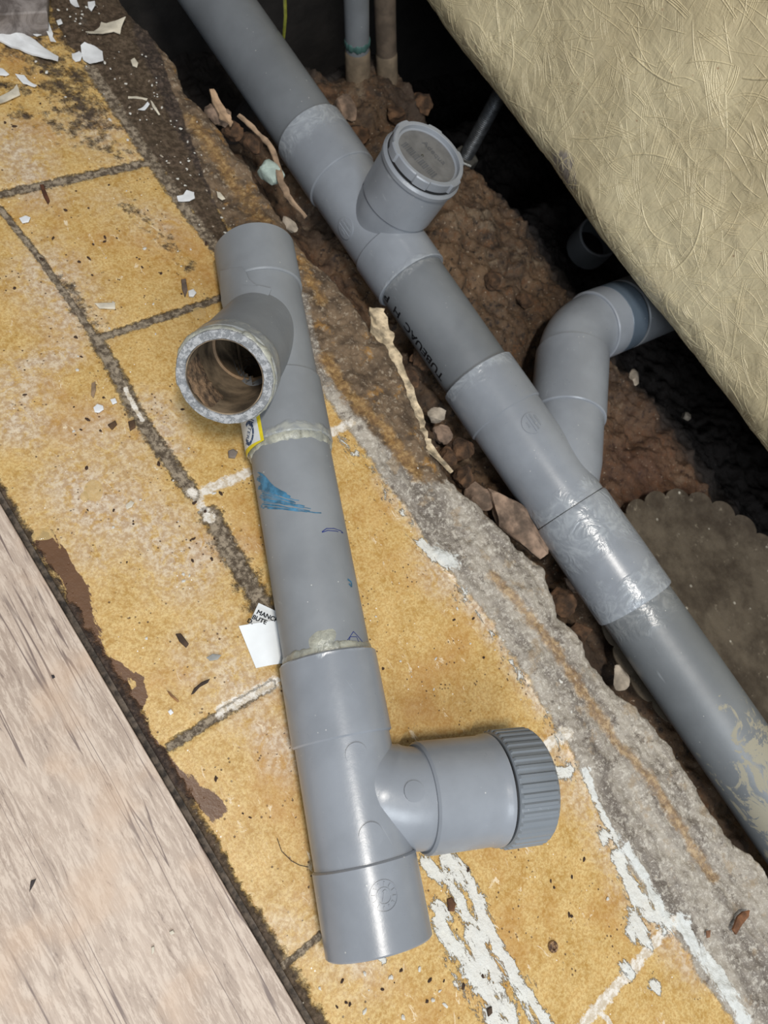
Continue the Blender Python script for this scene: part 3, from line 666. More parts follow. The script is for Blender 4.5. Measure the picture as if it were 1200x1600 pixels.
# reads from the lower fitting upwards, tops turned away from the pipe crest
ta, tp = cm.hit(693, 592); tb, tpb = cm.hit(601, 462)
tv = [(-(x), (y)) for x, y in seq[0]]
sgn = 1 if Cyl(A0, AD, R).pt(0, tp + 0.1)[0] < Cyl(A0, AD, R).pt(0, tp)[0] else -1
Ltxt = max(v[0] for v in seq[0]) - min(v[0] for v in seq[0]); k_ = abs(ta - tb) / Ltxt
wr = cm.wrap('writing', seq[1], [(-x * k_, y) for x, y in seq[0]], ((ta + tb) / 2, (tp + tpb) / 2 ), M_BLACK, drain, 0.0004)
wr['label'] = 'black printed letters'
def boss(cyl, px, py, parent, r=0.0105, text=None, line=True, rot=0.0, name='moulded_mark'):
    c_ = cyl.hit(px, py)
    L = [ring2(r - 0.0008, r)]
    if line: L.append(line2([(-r * 0.9, 0.0), (r * 0.9, 0)], 0.0006))
    o = cyl.wrap(name, disc2(r)[1], disc2(r)[0], c_, M_PVC, parent, 0.0012, 0, 0.0022)
    me = o.data; a_ = me.attributes.new('glue', 'FLOAT', 'POINT')
    if text:
        mm = merge2(*([line2([(-r * 0.85, -r * 0.15), (r * 0.85, -r * 0.15)], 0.0006)] + [box2(gx_, dy - hh_, gx_ + 0.0009, dy + hh_) for dy, wd_ in text for gx_ in np.arange(-wd_, wd_, 0.0016) for hh_ in (rng.uniform(0.0008, 0.0017),)]))
        cyl.wrap('raised_letters', mm[1], [(-x, -y * sgn2) for x, y in mm[0]], c_, M_PVC, o, 0.0019, rot, 0.0009)
    return o
sgn2 = -sgn
cb = Cyl(A0, AD, RB)
boss(cb, 832, 661, drain, 0.0135, [(0.0075, 0.0075), (0.0025, 0.0108), (-0.0062, 0.0035)])
boss(cb, 540, 357, drain, 0.0135, [(0.0075, 0.0075), (0.0025, 0.0108), (-0.0062, 0.0035)])

# ================================================================= LOOSE OLD PIECE
LZ = 0.0447
d1 = np.array([0.317 - 0.170, 0.220 + 0.135, 0]); d1 = -d1 / np.linalg.norm(d1)
P0 = np.array((0.3165, 0.2200, LZ)); r1, r1s, r1b = 0.0398, 0.0443, 0.0425
old = thing('old_drain_section', 'cut-out old grey PVC drain section with open branch and ribbed cap on tiles', 'pipe', (0.25, 0.05, 0.0))
E = at(350, 591, 0.136); Jb = P0 + d1 * -0.150; bd3 = E - Jb; LB = np.linalg.norm(bd3); bd3 /= LB
bd3t = bd3 + 0.10 * (np.array([0, 0, H]) - E) / np.linalg.norm(np.array([0, 0, H]) - E); bd3 = bd3t / np.linalg.norm(bd3t); Jb = E - bd3 * LB
def bore(V):
    q = V - Jb; s_ = q @ bd3; return (s_ > 0.0) & (np.linalg.norm(q - np.outer(s_, bd3), axis=1) < 0.0335)
def bore2(V): return (V[:, 2] > LZ + 0.004) & bore(V)
lathe('pipe', P0, d1, tube(-0.012, 0.232, r1, r1 - 0.003, 0.9, 1.05, 0.022), M_PVC_OLD, old, cut=bore)
lathe('socket', P0, d1, tube(-0.070, 0.002, r1s - 0.0008, r1 - 0.001, 0.0, 1.0, 0.015), M_PVC_OLD, old, seg=200, cut=bore)
lathe('wye_body', P0, d1, [(-0.186, r1 - 0.003), (-0.186, r1b - 0.001), (-0.066, r1b - 0.001), (-0.066, r1 - 0.003), (-0.186, r1 - 0.003)], M_PVC_OLD, old, seg=200, cut=bore)
def chip(s, th):
    return -0.0012 * np.clip(np.cos(th * 1 - 1.1), 0, 1) ** 8 * (1 if s < -0.20 else 0)
lathe('socket', P0, d1, tube(-0.243, -0.184, r1s - 0.0004, r1 - 0.001, 0.0, 0.0), M_PVC_OLD, old, wob=chip)
M_INNER = plain('scaled_pipe_inside', (112, 98, 80), 0.6, 0.3, 40, 0.002)
M_CUT = NT('rough_cut_edge'); nn_ = M_CUT.noise(190, 4, 0.8); M_CUT = M_CUT.out(M_CUT.mix(M_CUT.step(nn_, 0.44, 0.58), lin(124, 127, 130), lin(172, 174, 176)), 0.9, M_CUT.bump(nn_, 0.0012))
lathe('wye_branch', Jb, bd3, [(0.0, 0.0366), (0.0, r1b - 0.002), (LB - 0.036, r1b, 0.0), (LB - 0.034, r1s, 0.35), (LB - 0.020, r1s + 0.0006, 0.9), (LB - 0.010, r1s + 0.0006, 1.0), (LB - 0.008, r1s - 0.001, 1.0), (LB - 0.008, 0.0366), (0.0, 0.0366)], M_PVC_OLD, old, cut=lambda V: (lambda q: np.linalg.norm(q - np.outer(q @ d1, d1), axis=1) < r1 - 0.004)(V - P0))
def jag(s, th): return (fbm(th * 6, th * 0 + s * 400, 1.0, 71, 3) - 0.5) * 0.0016
lathe('pipe_stub', Jb, bd3, [(LB - 0.030, 0.0345), (LB - 0.030, 0.0415), (LB - 0.001, 0.0428), (LB, 0.0422), (LB + 0.0003, 0.0388), (LB, 0.0352), (LB - 0.001, 0.0346), (LB - 0.030, 0.0345)], M_CUT, old, wob=jag)['label'] = 'rough saw-cut end of pipe'
lathe('inner_lining', Jb, bd3, [(0.0, 0.0338), (0.0, 0.0362), (LB - 0.002, 0.0346), (LB - 0.002, 0.0335), (LB - 0.03, 0.0330), (LB - 0.032, 0.0338), (0.0, 0.0338)], M_INNER, old, cut=lambda V: (lambda q: np.linalg.norm(q - np.outer(q @ d1, d1), axis=1) < r1 - 0.005)(V - P0))['label'] = 'brown scaled inside of the branch'
lathe('inner_stop', Jb, bd3, [(0.078, 0.0340), (0.078, 0.0312), (0.081, 0.0312), (0.081, 0.0340), (0.078, 0.0340)], plain('tan_scale_ring', (146, 120, 92), 0.6), old)
lathe('bore_lining', P0, d1, [(-0.24, 0.0362), (-0.24, 0.0355), (0.0, 0.0355), (0.0, 0.0362), (-0.24, 0.0362)], M_INNER, old, seg=160, cut=bore2)['label'] = 'brown scaled inside of the main bore'
# mud deposit inside
V = []; Fc = []; dq, uq, vq = frame(bd3)
n_a, n_s = 30, 24
cam_dir = at(300, 620, 0.13) - E; cam_dir -= dq * (cam_dir @ dq); a_c = math.atan2(cam_dir @ vq, cam_dir @ uq)
for i in range(n_s):
    for j in range(n_a):
        fs = i / (n_s - 1); fa = j / (n_a - 1); s_ = LB - 0.003 - 0.050 * fs; a = a_c - 0.85 + 1.7 * fa
        hgt = 0.0085 * math.sin(PI * fa) * math.sin(PI * min(1, fs * 1.1 + 0.05)) ** 0.7 * (0.3 + 1.4 * float(fbm(fs * 7, fa * 7, 1, 81, 4))) - 0.001
        V.append(Jb + dq * s_ + (uq * math.cos(a) + vq * math.sin(a)) * (0.0340 - hgt))
Fc = [(i * n_a + j, i * n_a + j + 1, (i + 1) * n_a + j + 1, (i + 1) * n_a + j) for i in range(n_s - 1) for j in range(n_a - 1)]
mesh_obj('mud_deposit', V, Fc, plain('dry_brown_silt', (104, 84, 64), 0.95, 0.35, 120, 0.004), old, sharp=0)['label'] = 'crusty brown silt deposit'
ctop = Cyl(P0, d1, r1s - 0.0004)
hp = [ctop.hit(*p) for p in [(345, 424), (360, 420), (378, 418), (384, 424), (390, 438), (402, 448), (424, 452), (420, 462), (390, 470), (368, 480), (352, 490), (347, 470)]]
h0 = (sum(p[0] for p in hp) / 12, sum(p[1] for p in hp) / 12); v2 = [(a - h0[0], (p - h0[1]) * ctop.r) for a, p in hp]
lay = [(0.0, 0.0)] + [(x * f, y * f) for f in (0.35, 0.7, 1.0) for x, y in v2]
tri = [(0, 1 + i, 1 + (i + 1) % 12) for i in range(12)] + [(1 + 12 * k + i, 13 + 12 * k + i, 13 + 12 * k + (i + 1) % 12, 1 + 12 * k + (i + 1) % 12) for k in range(2) for i in range(12)]
lp = ctop.wrap('cracked_outer_layer', tri, lay, h0, M_PVC_OLD, old, 0.0011, 0, 0.0016); lp.data.attributes.new('glue', 'FLOAT', 'POINT')
# cement bead round the branch collar, bead rings at the two joints
def bead(name, P, d, s, r, w, mat, parent, amp=0.002, a0=0, a1=2 * PI, seed=1):
    d, u, v = frame(d); n = 120; m = 8; V = []; Fc = []
    for i in range(n):
        a = a0 + (a1 - a0) * i / (n - 1); f = float(fbm(i * 0.25, seed * 3.1, 1, seed, 3)); wd = w * (0.4 + 1.2 * f); h = amp * (0.3 + 1.3 * f); taper = min(1, 6 * min(i, n - 1 - i) / n + 0.05) if (a1 - a0) < 6.2 else 1
        for k in range(m):
            q = PI * k / (m - 1); V.append(np.asarray(P) + d * (s - wd * math.cos(q) * taper) + (u * math.cos(a) + v * math.sin(a)) * (r + (h * math.sin(q) * (0.7 + 0.6 * f)) * taper))
    Fc = [(i * m + k, i * m + k + 1, (i + 1) * m + k + 1, (i + 1) * m + k) for i in range(n - 1) for k in range(m - 1)]
    if (a1 - a0) > 6.2: Fc += [((n - 1) * m + k, (n - 1) * m + k + 1, k + 1, k) for k in range(m - 1)]
    return mesh_obj(name, V, Fc, mat, parent, attrs={'glue': [1.0] * len(V)}, sharp=0)
t = NT('yellowed_pvc_cement'); nz = t.noise(70, 5, 0.7)
M_GLUE = t.out(t.mix(t.step(nz, 0.35, 0.65), lin(134, 136, 130), lin(172, 172, 158)), 0.3, t.bump(nz, 0.002))
t = NT('clear_pvc_cement'); nz = t.noise(90, 5, 0.7)
M_GLUE2 = t.out(t.mix(t.step(nz, 0.35, 0.65), lin(138, 144, 148), lin(180, 186, 190)), 0.18, t.bump(nz, 0.0016))
bead('cement_bead', P0, d1, 0.003, r1 - 0.0005, 0.006, M_GLUE, old, 0.0022, seed=2)['label'] = 'yellowish dried cement bead'
bead('cement_bead', P0, d1, 0.212, r1 - 0.0005, 0.005, M_GLUE, old, 0.0018, seed=3)['label'] = 'yellowish dried cement bead'
bead('cement_bead', Jb, bd3, LB - 0.007, 0.0425, 0.004, M_GLUE, old, 0.0022, seed=5)
cp = Cyl(P0, d1, r1)
def blob(cyl, name, px, py, sx, sy, mat, parent, seed, h=0.0016):
    a0_, p0_ = cyl.hit(px, py); n = 36; m = 9; V = []; Fc = []
    for j in range(m):
        for i in range(n):
            a = 2 * PI * i / n; rad = (0.55 + 0.9 * float(vn(math.cos(a) * 1.8 + 5, math.sin(a) * 1.8 + 5, seed))); f = j / (m - 1)
            hh = h * (1 - f ** 3) * (0.5 + float(fbm(f * 4 * math.cos(a) + 9, f * 4 * math.sin(a) + 9, 1, seed, 3))) - 0.0002
            V.append(cyl.pt(a0_ + sx * rad * f * math.cos(a), p0_ + sy * rad * f * math.sin(a) / cyl.r, hh))
    Fc = [(j * n + i, j * n + (i + 1) % n, (j + 1) * n + (i + 1) % n, (j + 1) * n + i) for j in range(m - 1) for i in range(n)]
    return mesh_obj(name, V, Fc, mat, parent, attrs={'glue': [1.0] * len(V)}, sharp=0)
blob(cp, 'cement_blob', 505, 1008, 0.012, 0.012, M_GLUE, old, 6, 0.0022)
# lower fitting
lathe('socket', P0, d1, tube(0.214, 0.287, r1s + 0.0002, r1 - 0.001, 0.55, 0.0, 0.012), M_PVC, old)
lathe('tee_body', P0, d1, [(0.284, r1 - 0.003), (0.284, r1b - 0.0002), (0.388, r1b - 0.0002), (0.388, r1 - 0.003), (0.284, r1 - 0.003)], M_PVC, old)
lathe('socket', P0, d1, tube(0.386, 0.452, r1s + 0.0001, r1 - 0.001), M_PVC, old)
ed1 = np.array((0.883, -0.469, 0.012)); ed1 /= np.linalg.norm(ed1)
J2 = P0 + d1 * 0.342; S0 = P0 + d1 * 0.300 + np.array([0, 0, 0.0]); Q1 = J2 + ed1 * 0.062 + np.array([0, 0, 0.004])
pts = []
Kc = J2 + ed1 * 0.012
for k in range(21):
    f = k / 20; pts.append(S0 * (1 - f) ** 2 + 2 * Kc * f * (1 - f) + Q1 * f * f)
pts.append(Q1 + ed1 * 0.004)
sweep('swept_branch', pts, [0.036 + (0.0435 - 0.036) * min(1, k / 10) for k in range(22)], M_PVC, old)
BP = Q1 - ed1 * 0.0
lathe('branch_socket', BP, ed1, [(-0.004, 0.03), (-0.004, 0.0455), (-0.002, 0.0475), (0.004, 0.0478), (0.060, 0.0478), (0.063, 0.0492), (0.067, 0.0492), (0.068, 0.047), (0.068, 0.03), (-0.004, 0.03)], M_PVC, old)
lathe('seal', BP, ed1, [(0.067, 0.03), (0.067, 0.0465), (0.0705, 0.0465), (0.0705, 0.03), (0.067, 0.03)], M_RUBBER, old)['label'] = 'black rubber seal'
d_, u_, v_ = frame(ed1); seg = 240; V = []; Fc = []
rows = [(0.0700, 0, 0.030), (0.0700, 0, 0.0485), (0.0710, 0, 0.0500), (0.0725, 1, 0.0503), (0.1060, 1, 0.0503), (0.1085, 0, 0.0500), (0.1105, 0, 0.0475), (0.1110, 0, 0.045), (0.1075, 0, 0.043), (0.1070, 0, 0.0005)]
for (s_, o_, r_) in rows:
    for j in range(seg):
        a = 2 * PI * j / seg; rr = r_ + (0.0016 if (o_ and (j % 6) < 3) else 0.0)
        V.append(BP + d_ * s_ + (u_ * math.cos(a) + v_ * math.sin(a)) * rr)
for i in range(len(rows) - 1):
    for j in range(seg): a = i * seg + j; b_ = i * seg + (j + 1) % seg; Fc.append((a, b_, b_ + seg, a + seg))
scap = mesh_obj('screw_cap', V, Fc, pvc('cap_grey_pvc', (120, 126, 132)), old, attrs={'glue': [0.0] * len(V)}, sharp=25); scap['label'] = 'ribbed grey screw cap'
bx_ = box(-0.0025, -0.004, -0.001, 0.003, 0.004, 0.004)
nubc = BP + d_ * 0.1115 + (u_ * 0.25 + v_ * -0.2) * 0.06
V = [nubc + d_ * x + u_ * y * 0.9 + v_ * z_ for x, y, z_ in bx_[0]]
mesh_obj('grip_nub', V, bx_[1], M_PVC, scap, smooth=False)
cbody = Cyl(P0, d1, r1b); csock = Cyl(P0, d1, r1s); cbr = Cyl(Q1 - ed1 * 0.02, ed1, 0.0437)
def ring_mark(cyl, px, py, r, parent, lift=0.0006):
    vt = disc2(r); o = cyl.wrap('moulded_ring', vt[1], vt[0], cyl.hit(px, py), M_PVC, parent, lift + 0.0004, 0, 0.0016)
    o.data.attributes.new('glue', 'FLOAT', 'POINT'); return o
ring_mark(cbody, 557, 1178, 0.0092, old); ring_mark(cbody, 580, 1305, 0.0098, old); ring_mark(cbr, 648, 1236, 0.0088, old, -0.0008)
# moulded date clock
tick = []
for k in range(12):
    a = 2 * PI * k / 12; tick.append(line2([(0.0072 * math.cos(a), 0.0072 * math.sin(a)), (0.0100 * math.cos(a), 0.0100 * math.sin(a))], 0.0009))
clk = merge2(ring2(0.0108, 0.0116), ring2(0.0055, 0.0062), line2([(-0.0042, -0.001), (0.0042, 0.001)], 0.0016), line2([(-0.0042, -0.001), (-0.0022, -0.0022)], 0.0009), line2([(-0.0042, -0.001), (-0.0026, 0.0012)], 0.0009), *tick)
o = csock.wrap('date_clock', clk[1], clk[0], csock.hit(600, 1400), M_PVC, old, 0.0007, 0.2, 0.0009); o.data.attributes.new('glue', 'FLOAT', 'POINT'); o['label'] = 'moulded date dial'
# blue paint brush marks and pen marks
M_BLUEP = plain('blue_brushed_paint', (62, 112, 142), 0.5, 0.2, 120)
def px_stroke(cyl, pts, w, name, mat, parent, h=0.0003):
    hp = [cyl.hit(*p) for p in pts]; a0_, p0_ = hp[0]
    v2 = [(a - a0_, (p - p0_) * cyl.r) for a, p in hp]
    vt = line2(v2, w); return vt, (a0_, p0_)
def px_strokes(cyl, groups, name, mat, parent, label=None, h=0.0003):
    c0 = cyl.hit(*groups[0][0][0]); L = []
    for pts, w in groups:
        hp = [cyl.hit(*p) for p in pts]; L.append(line2([(a - c0[0], (p - c0[1]) * cyl.r) for a, p in hp], w))
    m = merge2(*L); o = cyl.wrap(name, m[1], m[0], c0, mat, parent, h)
    if label: o['label'] = label
    return o
gs = []
for k in range(26):
    f = k / 25; x0 = 403 + 3 * math.sin(k) + f * 8; y0 = 738 + f * 56; ln_ = (22 + 62 * f) * rng.uniform(0.6, 1.1); 
    gs.append(([(x0 + ln_ * q, y0 + (6 + 10 * (1 - f)) * (1 - math.cos(q * PI * 0.8)) * 0.7 + rng.uniform(-.6, .6)) for q in np.linspace(0, 1, 10)], rng.uniform(0.0007, 0.0017) * (1.5 if k < 12 else 0.8)))
px_strokes(cp, gs, 'paint_brush_mark', M_BLUEP, old, 'blue brushed paint smear')
px_strokes(cp, [([(503, 831), (510, 826), (522, 826), (533, 830), (536, 833), (525, 830), (512, 829), (503, 832)], 0.0008)], 'pen_mark', M_BLUEINK, old, 'blue pen squiggle')
px_strokes(cp, [([(538, 1006), (570, 1006)], 0.0009), ([(541, 1003), (552, 987), (556, 991), (562, 998), (566, 1003)], 0.0007), ([(545, 1003), (547, 995), (557, 995), (560, 1003)], 0.0006)], 'pen_mark', M_BLUEINK, old, 'blue pen triangle')
px_strokes(cp, [([(543, 905), (549, 910), (549, 917), (545, 912)], 0.002)], 'paint_dab', M_BLUEP, old, 'small blue dab')
# sticker on the upper fitting
cs = Cyl(P0, d1, r1s - 0.0008)
def px_poly(cyl, pts, name, mat, parent, h, nsub=10):
    """quad patch between four photo points laid on the pipe"""
    hp = [cyl.hit(*p) for p in pts]; V = []; Fc = []
    for i in range(nsub + 1):
        for j in range(nsub + 1):
            u, v = i / nsub, j / nsub
            q = [(1 - u) * (1 - v), u * (1 - v), u * v, (1 - u) * v]
            a = sum(q[k] * hp[k][0] for k in range(4)); p = sum(q[k] * hp[k][1] for k in range(4)); V.append(cyl.pt(a, p, h))
    Fc = [(i * (nsub + 1) + j, (i + 1) * (nsub + 1) + j, (i + 1) * (nsub + 1) + j + 1, i * (nsub + 1) + j + 1) for i in range(nsub) for j in range(nsub)]
    return mesh_obj(name, V, Fc, mat, parent)
M_YEL = plain('yellow_sticker', (226, 208, 40), 0.4, 0.05); M_WHT = plain('white_sticker', (216, 222, 226), 0.4, 0.03); M_BLU = plain('dark_blue_print', (34, 66, 104), 0.5, 0.1)
st = px_poly(cs, [(366, 640), (404, 636), (413, 688), (383, 719)], 'sticker', M_YEL, old, 0.0004); st['label'] = 'white and yellow sticker with blue oval emblem'
px_poly(cs, [(368, 640), (398, 636), (408, 688), (384, 708)], 'sticker_face', M_WHT, st, 0.0007)
c0 = cs.hit(390, 677); 
ua = np.array([cs.hit(390, 670)[0] - cs.hit(390, 684)[0], (cs.hit(390, 670)[1] - cs.hit(390, 684)[1]) * cs.r])
segs = []
for k in range(10):
    if k in (2, 3): continue
    aa_ = [2 * PI * (k + f) / 10 for f in (0.04, 0.35, 0.65, 0.96)]
    ro, ri = 1.0, 0.72
    V2 = [(0.0125 * r_ * math.cos(a), 0.0085 * r_ * math.sin(a)) for a in aa_ for r_ in (ri, ro)]
    segs.append((V2, [(0, 1, 3, 2), (2, 3, 5, 4), (4, 5, 7, 6)]))
em = merge2(*segs); eo = cs.wrap('emblem', em[1], em[0], c0, M_BLU, st, 0.0010, 0.15); eo['label'] = 'blue segmented oval emblem'
tt_ = text2('INTERPL', 0.0082, True, 0.9)
cs.wrap('sticker_writing', tt_[1], [(x, -y) for x, y in tt_[0]], (c0[0], c0[1]), M_BLU, st, 0.0012, 0.73)['label'] = 'blue lettering INTERPL'

# ================================================================= SMALL THINGS
def facts(name, V, Fc, mat, label, cat, group=None, sharp=40, smooth=True, parent=None):
    o = mesh_obj(name, V, Fc, mat, parent, smooth=smooth, sharp=sharp)
    if parent is None: tag(o, label, cat, group)
    return o
# far upright pipes, wire, ring
def upright(px0, py0, z0, px1, py1, z1, r, mat, name, label, bands=None):
    a = at(px0, py0, z0); b = at(px1, py1, z1); a = a - (b - a) * 0.15
    d = b - a; L = np.linalg.norm(d)
    root = thing(name, label, 'pipe', a)
    lathe('pipe', a, d, [(0, 0.001), (0, r), (L, r), (L, 0.001)], mat, root, 40)
    if bands:
        bo = bead('joint_tape', a, d, L * bands, r - 0.0005, 0.006, plain('green_tape', (60, 92, 88), 0.6), root, 0.002, seed=9)
    lathe('lower_pipe', a, d, [(0, r), (0, r * 1.06), (L * 0.48, r * 1.06), (L * 0.50, r)], plain('dusty_cream_pipe', (118, 104, 86), 0.7), root, 40)['label'] = 'dusty cream lower length'
    return root
upright(560, 150, -0.11, 556, -40, 0.07, 0.0180, M_PVC_DARK, 'vertical_pipe', 'slim upright pipe at the back, dusty cream below and grey above a joint', 0.55)
upright(606, 158, -0.13, 600, -40, 0.06, 0.0160, plain('shaded_brown_pipe', (92, 80, 68), 0.7), 'vertical_pipe', 'dim slim brownish upright pipe, the further right of the two at the back')
wp_ = [at(440, 90, -0.10), at(441, 75, -0.05), at(444, 50, -0.01), at(446, 25, 0.03), at(445, 0, 0.07), at(448, -40, 0.13)]
wv = sweep('earth_wire', wp_, 0.0022, plain('yellow_green_insulation', (196, 200, 84), 0.4, 0.1), None, 12)
tag(wv, 'thin yellow and green wire hanging down behind the drain pipe', 'wire')
rc = at(926, 378, -0.12)
lt = lathe('pipe_ring', rc - np.array([0, 0, 0.02]), (-0.25, -0.15, 1), tube(0, 0.05, 0.036, 0.0315), M_PVC_DARK, None, 64); tag(lt, 'open end of a grey pipe standing in the dark under the bathtub', 'pipe')
# scalloped dish
t = NT('dusty_clear_plastic'); n1 = t.noise(12, 6, 0.7); n2 = t.noise(70, 5, 0.7)
c = t.mix(t.step(n1, 0.35, 0.65), lin(66, 57, 47), lin(104, 94, 80)); c = t.mix(t.math('MULTIPLY', t.step(t.vor(60), 0.16, 0.08), t.step(t.noise(20, 2), 0.5, 0.6)), c, lin(190, 184, 170)); c = t.mix(t.step(n2, 0.6, 0.7), c, lin(126, 116, 100))
M_DISH = t.out(c, t.mixf(n2, 0.35, 0.7), t.bump(n2, 0.001), Alpha=0.86)
DC = np.array([0.772, -0.190, -0.0915]); NP = 26; V = []; Fc = []; seg = NP * 16
rads = [0.0, 0.03, 0.06, 0.09, 0.12, 0.14, 0.150, 0.156, 0.160, 0.164, 0.168, 0.172]
for k, rr in enumerate(rads):
    for j in range(seg):
        a = 2 * PI * j / seg; sc_ = abs(math.sin(NP * a / 2)); f = max(0, (rr - 0.14) / 0.032)
        q = rr + f * (sc_ ** 0.6 * 0.010 - 0.004); zz = 0.006 * max(0, (rr - 0.12) / 0.05) ** 1.5 + f * 0.003 * sc_
        V.append(DC + np.array([q * math.cos(a), q * math.sin(a), zz]))
nr = len(rads)
V += [v + np.array([0, 0, -0.0018]) for v in V]; n_ = nr * seg
for k in range(nr - 1):
    for j in range(seg):
        a = k * seg + j; b_ = k * seg + (j + 1) % seg; Fc += [(a, b_, b_ + seg, a + seg), (a + n_, a + seg + n_, b_ + seg + n_, b_ + n_)]
for j in range(seg): a = (nr - 1) * seg + j; b_ = (nr - 1) * seg + (j + 1) % seg; Fc.append((a, b_, b_ + n_, a + n_))
facts('scalloped_mat', V, Fc, M_DISH, 'dusty round translucent plastic mat with scalloped edge lying under the drain pipe', 'mat', sharp=60)

# stones and shards
def stone(name, px, py, z, size, mat, label, seed, flat=(1, 1, 1), rot=0.0, cat='stone', group=None, lift=True, angular=0.35):
    c0 = at(px, py, z); bm = bmesh.new(); bmesh.ops.create_icosphere(bm, subdivisions=3, radius=1.0)
    rs = np.random.RandomState(seed); planes = [(lambda q: q / np.linalg.norm(q))(rs.randn(3)) for _ in range(11)]
    V = []
    for v in bm.verts:
        p = np.array(v.co)
        for q in planes:
            d = p @ q
            if d > 0.68: p = p - q * (d - 0.68)
        p = p * (1 + (0.55 if cat == 'clod' else 0.25) * (float(fbm(p[0] * 2.2 + 7, p[1] * 2.2 + p[2] * 3 + 7, 1, seed % 40, 4)) - 0.5))
        p = p * np.array(flat) * size; x, y = p[0] * math.cos(rot) - p[1] * math.sin(rot), p[0] * math.sin(rot) + p[1] * math.cos(rot)
        V.append(c0 + np.array([x, y, p[2]]))
    Fc = [[v.index for v in f.verts] for f in bm.faces]; bm.free()
    return facts(name, V, Fc, mat, label, cat, group, 28)
M_ST1 = plain('pale_green_plaster', (176, 192, 182), 0.8, 0.12, 60, 0.003); M_ST2 = plain('pale_stone', (168, 156, 140), 0.9, 0.18, 60, 0.003); M_ST3 = plain('pinkish_mortar_lump', (128, 108, 92), 0.92, 0.3, 50, 0.005); M_ST4 = plain('brown_clod', (84, 62, 44), 0.95, 0.35, 60, 0.006)
M_WH = plain('white_plaster_chip', (206, 204, 196), 0.7, 0.08, 80, 0.001)
stone('rubble_lump', 423, 271, -0.030, 0.016, M_ST1, 'pale green plaster lump wedged beside the upper drain pipe', 3, (0.9, 1.35, 0.9), 0.3)
stone('rubble_lump', 682, 650, -0.050, 0.013, M_ST2, 'whitish stone lying in the soil left of the lower branch fitting', 5, (1.2, 0.9, 0.8))
stone('rubble_slab', 805, 815, -0.052, 0.040, M_ST3, 'large pinkish mortar slab wedged between tile edge and lower drain pipe', 8, (0.62, 1.45, 0.45), 0.12)
stone('rubble_lump', 748, 775, -0.060, 0.020, M_ST3, 'pinkish brown lump above the large mortar slab', 18, (0.8, 1.2, 0.7), 0.1)
stone('rubble_lump', 452, 352, -0.035, 0.012, M_ST2, 'small pale stone in the rubble left of the upper tee', 15, (0.8, 1.2, 0.8))
stone('rubble_lump', 455, 392, -0.028, 0.010, M_ST2, 'small pale stone in the rubble right of the loose pipe top', 16)
stone('rubble_shard', 970, 1060, -0.075, 0.014, M_ST2, 'flat whitish angular shard beside the scalloped mat', 9, (1.3, 0.9, 0.3), 0.9)
stone('rubble_lump', 944, 1077, -0.03, 0.006, M_WH, 'tiny white chip on the broken mortar edge near the shard', 10)
stone('rubble_lump', 990, 592, -0.13, 0.016, M_ST2, 'dim pale shard on the dark ground under the bathtub', 12, (1.5, 0.7, 0.4), 0.5)
stone('rubble_lump', 1072, 650, -0.17, 0.009, M_ST2, 'small dim pale stone in the dark near the bathtub edge', 13)
CL = ['brown clod at the upper trench edge under the broad torn strip', 'brown clod just below the broad torn strip', 'brown clod left of the upper drain pipe above the green lump', 'brown clod low in the gap beside the end of the torn sealant', 'brown clod against the lower branch socket left side',
      'brown clod beside the whitish stone in the gap', 'brown clod next to the broken mortar edge below the pinkish slab', 'brown clod in the gap left of the lower coupling end', 'brown clod beside the printed middle pipe', 'dark clod under the printed middle pipe', 'brown clod between pinkish slab and lower coupling',
      'brown clod touching the top of the pinkish slab', 'brown clod on the mound right of the middle pipe', 'brown clod at the foot of the mound above the elbow', 'brown clod on the earth right of the upper socket', 'brown clod beside the top pipe below the upright pipes', 'pale clod at the back beside the top pipe', 'brown clod just below the slim upright pipes',
      'pinkish clod at the back right of the upright pipes', 'brown clod under the upper tee on its tile side', 'brown clod in the trench']
for k, (px, py, z_, s, sd) in enumerate(((340, 180, -0.02, 0.017, 31), (362, 205, -0.03, 0.014, 32), (395, 225, -0.035, 0.016, 33), (700, 715, -0.06, 0.014, 34), (720, 700, -0.075, 0.02, 35), (690, 680, -0.07, 0.014, 36), (880, 940, -0.085, 0.018, 37), (905, 985, -0.09, 0.014, 38),
                                      (640, 590, -0.07, 0.016, 39), (660, 560, -0.08, 0.018, 40), (900, 910, -0.09, 0.02, 42), (725, 745, -0.06, 0.016, 43), (770, 440, -0.072, 0.016, 45), (820, 470, -0.09, 0.014, 47),
                                      (560, 210, -0.08, 0.018, 48), (540, 170, -0.08, 0.022, 49), (510, 150, -0.09, 0.020, 50), (620, 180, -0.08, 0.018, 51), (660, 160, -0.085, 0.02, 52), (560, 310, -0.07, 0.014, 53))):
    stone('earth_clod', px, py, z_, s, M_ST4 if k % 5 else M_ST3, CL[k], sd, (1, 1.1, 0.8), k, 'clod', 'earth clods in the trench')

